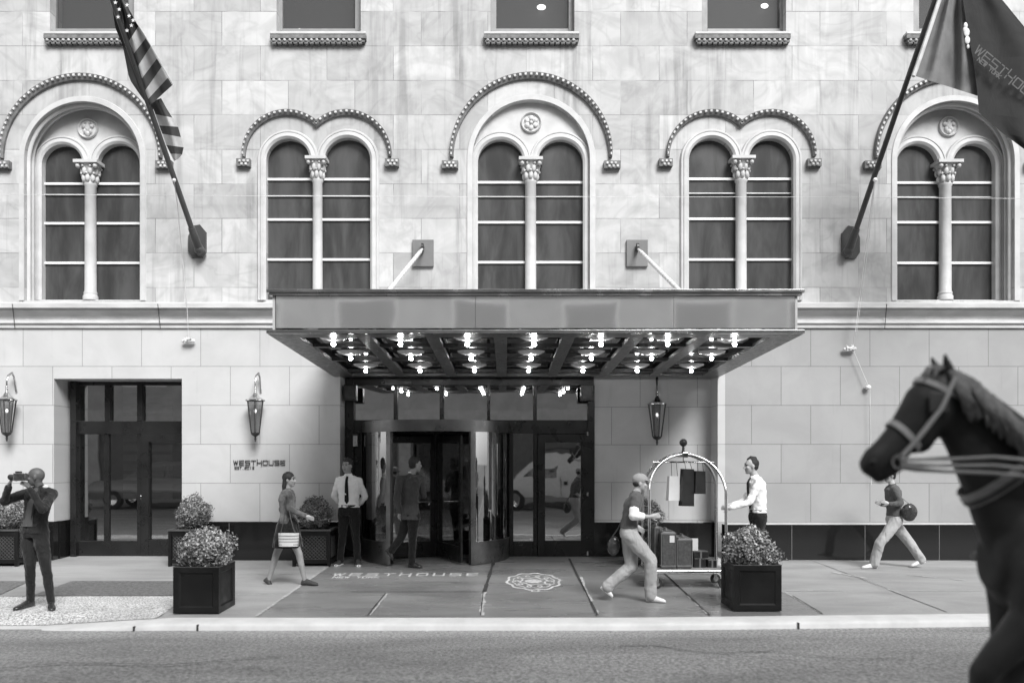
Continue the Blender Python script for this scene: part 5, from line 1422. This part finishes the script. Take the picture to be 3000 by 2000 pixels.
# ================================================================ LUGGAGE CART
Dc=12.05; Df,Db=Dc,Dc+.58
cart=empty('luggage_cart',gpt(2010,Dc+.3),'birdcage luggage cart with curved brass-like hoops under the canopy','luggage cart')
xl,xr=DX(1902,Df),DX(2127,Df); zd=P(0,1672,Df).z; gl=gz(Df)
m=MB(); m.box((xl-.04,Df-.05,zd-.025),(xr+.04,Db+.05,zd+.02)); m.build('platform_rim',M['silver'],cart,bevel=.01)
m=MB(); m.box((xl,Df-.01,zd+.021),(xr,Db+.01,zd+.03)); m.build('carpet',M['deck'],cart)
ztop=P(0,1330,Df).z; xm=(xl+xr)/2
for Y in (Df,Db):
    pts=[]; Rr=(xr-xl)/2; zc_=ztop-Rr*.98
    pts=[(xl,Y,zd+.02),(xl,Y,zc_)]+[(xm-Rr*math.cos(a),Y+(xm*0)+((Df+Db)/2-Y)*math.sin(a)*.62,zc_+Rr*.98*math.sin(a)) for a in [PI*i/24 for i in range(1,24)]]+[(xr,Y,zc_),(xr,Y,zd+.02)]
    m=MB(); m.tube(pts,.021,12); m.build('hoop',M['gold'],cart,smooth=1)
m=MB(); m.box((xm-.045,(Df+Db)/2-.15,ztop-.045),(xm+.045,(Df+Db)/2+.15,ztop+.03)); m.build('crown_block',M['silver'],cart,bevel=.012)
m=MB(); m.lathe([(0,0),(.03,0),(.018,.03),(.02,.07),(.012,.09),(.0,.1)],(xm,(Df+Db)/2,ztop+.03),12); m.sphere((xm,(Df+Db)/2,ztop+.17),.058,16,12); m.build('finial_ball',M['dkmetal'],cart,smooth=.9)
zr=P(0,1353,(Df+Db)/2).z; Ym=(Df+Db)/2
m=MB(); m.tube([(xl+.1,Ym,zr),(xr-.1,Ym,zr)],.011,8); m.tube([(xm,Ym,zr),(xm,Ym,ztop)],.009,8); m.build('hanging_rail',M['silver'],cart,smooth=1)
for x in (xl+.09,xr-.05):
    for Y in (Df+.05,Db-.05):
        q=MB(); r_=.075; q.lathe([(r_*.5,-.02),(r_*.92,-.022),(r_,-.012),(r_,.012),(r_*.92,.022),(r_*.5,.02)],(x+.03,Y,gl+r_),24,axis='y'); wh=q.build('caster_wheel',M['rubber'],cart,smooth=.6)
        q=MB(); q.lathe([(0,-.026),(r_*.55,-.02),(r_*.55,.02),(0,.026)],(x+.03,Y,gl+r_),18,axis='y'); q.build('wheel_disc',M['silver'],wh,smooth=.6)
        q=MB(); q.box((x-.03,Y-.035,zd-.05),(x+.05,Y+.035,zd-.02)); q.box((x+.0,Y-.034,gl+r_-.01),(x+.05,Y-.027,zd-.04)); q.box((x+.0,Y+.027,gl+r_-.01),(x+.05,Y+.034,zd-.04)); q.build('fork',M['silver'],wh)
def suitcase(px0,py0,px1,D0,D1,lab,tag_=False):
    a=P(px0,py0,D0); x1=P(px1,0,D0).x; zb_=zd+.032
    root=empty('suitcase',((a.x+x1)/2,(D0+D1)/2,zb_),lab,'suitcase','suitcases standing on the luggage cart')
    m=MB(); m.box((a.x,D0,zb_),(x1,D1,a.z)); m.build('case_shell',M['caseA'],root,bevel=.02)
    m=MB(); t=.012
    for z in (zb_+.02,a.z-.045): m.box((a.x-.004,D0-.005,z),(x1+.004,D1+.005,z+.025))
    for x in (a.x,x1): m.box((x-.006,D0-.006,zb_+.02),(x+.006,D0+.01,a.z-.02))
    m.build('case_trim',M['casetrim'],root,bevel=.002)
    m=MB(); xm_=(a.x+x1)/2; ym=(D0+D1)/2; m.tube([(xm_,ym-.09,a.z),(xm_,ym-.08,a.z+.03),(xm_,ym+.08,a.z+.03),(xm_,ym+.09,a.z)],.011,8); m.build('case_handle',M['casetrim'],root,smooth=1)
    if tag_:
        m=MB(); p=P(px0+24,py0+12,D0-.01); m.box((p.x,D0-.011,p.z-.1),(p.x+.07,D0-.007,p.z)); m.build('luggage_label',M['paper'],root)
suitcase(1938,1556,1980,Df+.02,Df+.55,'taller dark suitcase with a pale label, standing upright on the cart',True)
suitcase(1985,1575,2028,Df+.03,Df+.5,'shorter dark suitcase in the middle of the cart without a label')
suitcase(1919,1540,1934,Df+.2,Df+.56,'narrow dark case at the left post of the cart behind the taller suitcase')
def box_(px0,py0,px1,py1,D0,dep,lab,mat):
    a=P(px0,py0,D0); b=P(px1,py1,D0)
    o=MB(); o.box((a.x,D0,b.z),(b.x,D0+dep,a.z)); r_=o.build('small_box',M[mat],None,bevel=.006); tag(r_,lab,'box','small dark boxes on the luggage cart')
    q=MB(); x=(a.x+b.x)/2; q.box((x-.012,D0-.003,b.z+.001),(x+.012,D0+dep+.003,a.z+.003)); q.build('ribbon',M['casetrim'],r_)
    return r_
zfloor=HY+(ZC-(zd+.03))*F/(Df+.15)
box_(2034,zfloor-27,2068,zfloor,Df+.15,.2,'small dark box at the bottom left of the three on the cart','dpaper')
box_(2074,zfloor-22,2100,zfloor,Df+.15,.2,'small dark box beside the right post of the cart','dpaper')
box_(2032,zfloor-48,2076,zfloor-28,Df+.15,.22,'wide flat dark box lying on top of another small box','dpaper')
m=MB(); a=P(2031,1580,Df+.06); b=P(2054,1600,Df+.06); m.box((a.x,Df+.25,b.z-.3),(b.x,Df+.27,a.z)); 
r_=m.build('gift_card',M['paper'],None); tag(r_,'pale card with a flower on the luggage cart behind the shorter suitcase','card')
def hbag(px0,py0,px1,py1,Y,mat,lab,dep=.09,sk=.0):
    a=P(px0,py0,Y); b=P(px1,py1,Y)
    root=empty('paper_bag',((a.x+b.x)/2,Y+dep/2,b.z),lab,'paper bag','paper bags hanging from the cart rail')
    m=MB(); t=.01; m.hexa([(a.x-t+sk,Y,b.z),(b.x+t+sk,Y,b.z),(b.x+t+sk,Y+dep,b.z),(a.x-t+sk,Y+dep,b.z),(a.x,Y+.01,a.z),(b.x,Y+.01,a.z),(b.x,Y+dep-.01,a.z),(a.x,Y+dep-.01,a.z)]); m.build('bag_body',M[mat],root,bevel=.003)
    m=MB(); m.add([(a.x+.02,Y+.011,a.z+.002),(b.x-.02,Y+.011,a.z+.002),(b.x-.02,Y+dep-.012,a.z+.002),(a.x+.02,Y+dep-.012,a.z+.002)],[(0,1,2,3)]); m.build('bag_opening',M['dpaper'],root)
    m=MB(); w_=(b.x-a.x)
    root.rotation_euler=(0,(.03,-.035,.05)[int(px0)%3],(.32,-.2,.45)[int(px0)%3]); m.tube([(a.x+w_*.22,Y+.01,a.z),(a.x+w_*.26,Ym,zr+.012),(a.x+w_*.74,Ym,zr+.012),(a.x+w_*.78,Y+.01,a.z)],.005,6); m.build('bag_handle',M['strap'],root)
    return root
hbag(1956,1394,1990,1466,Ym-.05,'paper','pale paper bag, leftmost on the cart rail')
hbag(1995,1373,2031,1482,Ym-.07,'dpaper','tall black paper bag hanging in the middle of the cart rail',.11)
hbag(2034,1379,2066,1446,Ym-.04,'dpaper','shorter black paper bag, rightmost on the cart rail',.08)
# ================================================================ HORSE
DH=4.6
def hpx(px,py,dy=0): return P(px-75,py,DH)+Vector((0,dy,0))
horse=empty('horse',(hpx(3500,0).x,DH,-.19),'dark carriage horse with grey mane and harness walking in from the right edge','horse')
S=DH/F
m=MB()
body=[(2968,1640,.14,.12),(3010,1625,.27,.2),(3100,1615,.38,.27),(3250,1622,.41,.31),(3450,1640,.40,.35),(3700,1645,.40,.37),(3950,1620,.40,.35),(4120,1605,.37,.31),(4240,1610,.28,.24),(4300,1615,.14,.12)]
m.loft([(hpx(a,b),Vector((0,w_,0)),Vector((0,0,h_))) for a,b,h_,w_ in body],28)
neck=[(3170,1560,.40,.19),(3085,1450,.33,.16),(3010,1345,.26,.125),(2935,1250,.20,.10),(2868,1175,.155,.088),(2835,1140,.12,.08)]
for i,(a,b,h_,w_) in enumerate(neck): pass
ngr=[]
for i,(a,b,h_,w_) in enumerate(neck):
    p=hpx(*neck[max(i-1,0)][:2]); q_=hpx(*neck[min(i+1,len(neck)-1)][:2]); d=(q_-p).normalized(); up=Vector((d.z,0,-d.x)); ngr.append((hpx(a,b),Vector((0,w_,0)),up*h_))
m.loft(ngr,24)
hd=[(2865,1120,.085,.075),(2835,1150,.135,.095),(2800,1195,.155,.10),(2758,1240,.125,.085),(2715,1285,.098,.068),(2672,1325,.085,.06),(2640,1352,.082,.062),(2615,1372,.06,.05),(2603,1382,.025,.03)]
hr=[]
for i,(a,b,h_,w_) in enumerate(hd):
    p=hpx(*hd[max(i-1,0)][:2]); q_=hpx(*hd[min(i+1,len(hd)-1)][:2]); d=(q_-p).normalized(); up=Vector((d.z,0,-d.x)); hr.append((hpx(a,b),Vector((0,w_,0)),up*h_))
m.loft(hr,20)
m.cap(hpx(2650,1392),.045,hpx(2700,1352),.06); m.cap(hpx(2770,1290),.07,hpx(2800,1230),.085)  # lower lip, cheek
def leg(pts,rs,dy): m.chain([hpx(a,b,dy) for a,b in pts],rs,14)
leg([(3080,1640),(3050,1790),(2905,1945),(2900,1975),(2960,2110),(2945,2165),(2925,2195)],[.17,.12,.072,.066,.045,.052,.045],-.17)
leg([(3100,1640),(3095,1800),(3085,2060),(3088,2100),(3090,2290),(3075,2345),(3065,2370)],[.17,.12,.074,.066,.045,.052,.048],.17)
leg([(4120,1640),(4040,1820),(4190,2040),(4180,2080),(4130,2290),(4110,2345),(4100,2370)],[.26,.17,.085,.075,.05,.055,.05],-.18)
leg([(4150,1640),(4120,1820),(4260,2040),(4255,2080),(4240,2290),(4222,2345),(4212,2370)],[.26,.17,.085,.075,.05,.055,.05],.18)
for dy in (-.065,.065): m.cap(hpx(2842,1092,dy*.8),.035,hpx(2822,1040,dy*1.1),.012)
hb=m.build('body',M['horse'],horse,fixn=False); remesh(hb,.016,6)
for (a,b,dy) in ((2918,2200,-.17),(3058,2378,.17),(4094,2378,-.18),(4206,2378,.18)):
    q=MB(); c=hpx(a,b,dy); q.lathe([(0,-.05),(.075,-.05),(.06,.03),(0,.05)],tuple(c),16); q.build('hoof',M['strap'],horse,smooth=.6)
q=MB()
for dy in (-.098,.098): q.sphere(hpx(2795,1185,dy),(.024,.012,.02),10,8)
q.build('eye',M['leather'],horse,smooth=3)
for dy in (-.052,.052):
    q=MB(); q.sphere(hpx(2622,1352,dy),(.022,.012,.016),10,8); q.build('nostril',M['rubber'],horse,smooth=3)
q=MB(); rr=random.Random(9); cr=[(2835,1088),(2880,1105),(2935,1150),(3000,1215),(3080,1290),(3160,1370)]
for i in range(230):
    t=rr.random()*(len(cr)-1.001); j=int(t); f=t-j; x=cr[j][0]*(1-f)+cr[j+1][0]*f; y=cr[j][1]*(1-f)+cr[j+1][1]*f
    wy=.075+.02*j; a=hpx(x,y,-.01+rr.uniform(-.02,.02)); b=hpx(x+rr.uniform(5,25),y+45+rr.uniform(0,25),-wy-.035); c=hpx(x+rr.uniform(20,60),y+rr.uniform(100,150),-wy-.075+rr.uniform(-.01,.01))
    q.tube([a+Vector((0,0,.02)),a.lerp(b,.5)+Vector((0,-.02,.025)),b,c],[.012,.018,.015,.004],6)
for i in range(30):
    x=2838+rr.uniform(-8,12); a=hpx(x,1085,rr.uniform(-.05,.05)); b=hpx(x-45+rr.uniform(-12,12),1125+rr.uniform(-10,20),rr.uniform(-.08,.08)); q.tube([a+Vector((0,0,.02)),a.lerp(b,.5)+Vector((-.03,0,.04)),b+Vector((-.03,0,.0))],[.014,.014,.004],6)
q.build('mane',M['mane'],horse,smooth=3)
q=MB(); 
for i in range(40):
    a=hpx(4295,1560,rr.uniform(-.04,.04)); q.tube([a,a+Vector((.12,rr.uniform(-.04,.04),-.15)),a+Vector((.2+rr.uniform(-.05,.05),rr.uniform(-.08,.08),-.6)),a+Vector((.18+rr.uniform(-.08,.08),rr.uniform(-.08,.08),-1.0))],[.02,.03,.02,.005],6)
q.build('tail',M['mane'],horse,smooth=3)
def strap(idx_c,hh,ww,wd,mat,name,parent,tilt=0):
    "band around the head or neck: centre px, half height, half width, strap width"
    c=hpx(*idx_c); d=Vector((math.cos(tilt),0,math.sin(tilt))); up=Vector((-d.z,0,d.x))
    q=MB(); q.loft([(c-d*wd/2,Vector((0,ww,0)),up*hh),(c+d*wd/2,Vector((0,ww,0)),up*hh)],26,caps=False); return q.build(name,M[mat],parent,smooth=1)
br=empty('harness',hpx(2800,1250),'x','x'); bpy.data.objects.remove(br)
hs=MB(); hs.tube([hpx(2846,1110,-.10),hpx(2800,1200,-.118),hpx(2735,1290,-.10),hpx(2690,1345,-.078)],.014,6); hs.tube([hpx(2846,1110,.10),hpx(2800,1200,.118),hpx(2735,1290,.10),hpx(2690,1345,.078)],.014,6)
ho=hs.build('bridle',M['strapL'],horse,smooth=1)
tl_=math.atan2(1,1.05)
strap((2722,1278),.112,.080,.035,'strapL','noseband',ho,tl_); strap((2828,1150),.150,.104,.03,'strapL','browband',ho,tl_+.3)
for dy in (-.125,.125):
    q=MB(); a=hpx(2795,1180,dy*.92); q.hexa([a+Vector(v) for v in ((-.05,-.004,-.055),(.05,-.004,-.055),(.05,.004,-.055),(-.05,.004,-.055),(-.05,-.004,.05),(.05,-.004,.05),(.05,.004,.05),(-.05,.004,.05))]); q.build('blinker',M['strap'],ho,bevel=.003)
    q=MB(); q.lathe([(.03,-.006),(.042,-.006),(.042,.006),(.03,.006),(.03,-.006)],tuple(hpx(2686,1352,dy*.72)),16,axis='y'); q.build('bit_ring',M['silver'],ho,smooth=.6)
    sg=-1 if dy<0 else 1
    for i,(y0,y1) in enumerate(((1345,1338),(1356,1362),(1364,1384))):
        q=MB(); q.tube([hpx(2690,y0,dy*.75),hpx(2800,(y0+y1)/2+4,dy*1.2),hpx(2930,y1,dy*1.45),hpx(3120,y1+20,dy*2.1)],.009,6); q.build('rein',M['strapL'],ho,smooth=1)
# collar round the base of the neck
strap((3030,1372),.300,.152,.085,'strapL','neck_collar',horse,math.radians(-53))
strap((3036,1379),.306,.158,.03,'strap','collar_edge',horse,math.radians(-53))
q=MB(); q.tube([hpx(3010,1645,-.19),hpx(3150,1660,-.32),hpx(3600,1700,-.39),hpx(4250,1720,-.3)],.025,8); q.tube([hpx(2985,1640,.2),hpx(3150,1660,.32),hpx(3600,1700,.39),hpx(4250,1720,.3)],.025,8); q.build('trace',M['strap'],horse,smooth=1)
# ================================================================ ACROSS THE STREET (seen only as reflections)
def vehicle(name,x0,L,H,Wd,mat,lab,cat,van=True):
    y1=-1.8; y0=y1-Wd; z0=-.16
    if van: prof=[(0,.45),(0,.95),(.12,1.08),(.95,1.22),(1.75,1.98),(2.1,H),(L-.1,H),(L,H-.15),(L,.45)]
    else: prof=[(0,.4),(0,.95),(.2,1.08),(1.35,1.18),(2.15,1.72),(2.6,H),(L-.5,H),(L-.1,1.25),(L,1.1),(L,.4)]
    root=empty(name,(x0+L/2,(y0+y1)/2,z0),lab,cat)
    m=MB(); n=len(prof); rings=[]
    vs=[(x0+a,y0+ (.0 if b<1.25 else .12),z0+b) for a,b in prof]+[(x0+a,y1-(.0 if b<1.25 else .12),z0+b) for a,b in prof]
    m.add(vs,[tuple(range(n))[::-1],tuple(range(n,2*n))]+[(i,(i+1)%n,n+(i+1)%n,n+i) for i in range(n)]); m.build('body',mat,root,bevel=.04,smooth=.5)
    gw=[(1.25 if van else 1.6,1.27),(1.95 if van else 2.3,1.27+ .66*(1 if van else .62)),(2.55 if van else 3.0,1.27+.66*(1 if van else .62)),(2.55 if van else 3.0,1.27)]
    for yy in (y1-.06,y0+.06):
        m=MB(); s=1 if yy>(y0+y1)/2 else -1
        pts=[(x0+a,yy+ s*(.065 if b<1.5 else -.045),z0+b) for a,b in gw]; m.add(pts,[(0,1,2,3)]); m.build('side_window',M['carglass'],root,fixn=False)
    if not van:
        for yy in (y1-.06,y0+.06):
            s=1 if yy>(y0+y1)/2 else -1; m=MB(); m.add([(x0+a,yy+s*(.065 if b<1.5 else -.045),z0+b) for a,b in ((3.1,1.27),(3.1,1.68),(4.2,1.68),(4.5,1.27))],[(0,1,2,3)]); m.build('side_window',M['carglass'],root,fixn=False)
    else:
        m=MB()
        for a in (2.72,3.7): m.box((x0+a,y1-.03,z0+.5),(x0+a+.015,y1+.004,z0+1.25)); 
        m.box((x0+2.85,y1+.0,z0+1.0),(x0+3.0,y1+.02,z0+1.15)); m.build('door_seam',M['rubber'],root)
    for a in (.95,L-1.1):
        for yy,s in ((y1-.02,1),(y0+.02,-1)):
            m=MB(); m.lathe([(.19,-.1),(.33,-.1),(.36,-.07),(.36,.07),(.33,.1),(.19,.1)],(x0+a,yy-s*.06,z0+.36),24,axis='y'); wh=m.build('wheel',M['rubber'],root,smooth=.6)
            m=MB(); m.lathe([(0,-.07),(.2,-.095),(.2,.095),(0,.07)],(x0+a,yy-s*.06,z0+.36),16,axis='y'); m.build('rim',M['silver'],wh)
    return root
vn=vehicle('parked_van',-.55,5.6,2.15,1.95,M['van'],'white van with a roof rack parked across the street, reflected in the entrance doors','van')
m=MB()
for a in (2.0,3.2,4.4): m.box((-.55+a,-3.7,1.99),(-.55+a+.05,-1.85,2.12))
for y in (-3.6,-1.95): m.box((1.3,y,2.12),(4.6,y+.05,2.17))
m.build('roof_rack',M['dkmetal'],vn)
vehicle('parked_car',-16.3,5.2,1.85,1.95,M['dcar'],'dark car parked across the street, reflected in the shop doorway','car',False)
ob=empty('opposite_building',(0,-8.5,0),'stone and glass building across the street, seen only in reflections','building')
m=MB(); m.box((-48,-12,3.9),(48,-8.5,16.5)); m.build('upper_wall',M['opp'],ob)
m=MB(); m.box((-48,-12,-.1),(48,-8.6,3.9)); m.build('dark_shopfront',M['oppd'],ob)
m=MB(); m.box((-48,-8.62,3.4),(48,-8.3,4.1)); m.build('sign_band',M['trim'],ob)
for i in range(16):
    for j in range(3):
        x=-30+i*4.0; z=5.2+j*3.7
        q=MB(); q.box((x,-8.52,z),(x+2.1,-8.46,z+2.3)); f=q.build('window',M['whitem'],ob)
        q=MB(); q.box((x+.1,-8.47,z+.1),(x+2.0,-8.44,z+2.2)); q.build('pane',M['glassU'],f)
for i in range(10):
    q=MB(); x=-36+i*8; q.box((x,-8.62,.2),(x+.9,-8.45,3.4)); q.build('pilaster',M['opp'],ob)
# neighbours that close the street left and right of the hotel
# ================================================================ CAMERA, SKY, SUN
cam=bpy.data.cameras.new('camera_lens'); co=bpy.data.objects.new('scene_camera',cam); COL.objects.link(co); SC.camera=co
co.location=(0,0,ZC); co.rotation_euler=(PI/2,0,0); cam.sensor_width=36; cam.lens=F/3000*36
cam.shift_x=(1500-CX)/3000; cam.shift_y=(HY-1000)/3000; cam.clip_end=1500; cam.clip_start=.05
cam.dof.use_dof=True; cam.dof.focus_distance=13.2; cam.dof.aperture_fstop=.75
SUN_EL=math.radians(41); SUN_AZ=math.radians(157)   # compass-like angle the light comes from (behind the camera, a little right)
wd=bpy.data.worlds.new('World'); SC.world=wd; wd.use_nodes=True; nt=wd.node_tree; nt.nodes.clear()
sky=nt.nodes.new('ShaderNodeTexSky'); sky.sky_type='NISHITA'; sky.sun_disc=False; sky.sun_elevation=SUN_EL; sky.sun_rotation=SUN_AZ
bw=nt.nodes.new('ShaderNodeRGBToBW'); bgd=nt.nodes.new('ShaderNodeBackground'); bgd.inputs[1].default_value=.15; wo=nt.nodes.new('ShaderNodeOutputWorld')
nt.links.new(sky.outputs[0],bw.inputs[0]); nt.links.new(bw.outputs[0],bgd.inputs[0]); nt.links.new(bgd.outputs[0],wo.inputs[0])
sl=bpy.data.lights.new('sun_light','SUN'); sl.energy=2.4; sl.angle=math.radians(26); so=bpy.data.objects.new('sun_light',sl); COL.objects.link(so)
sd=Vector((math.sin(SUN_AZ)*math.cos(SUN_EL),math.cos(SUN_AZ)*math.cos(SUN_EL),math.sin(SUN_EL)))
so.rotation_euler=sd.to_track_quat('Z','Y').to_euler(); so.location=(0,-5,20)
SC.view_settings.view_transform='Standard'; SC.view_settings.look='None'; SC.view_settings.exposure=1.05; SC.view_settings.gamma=1
SC.render.film_transparent=False
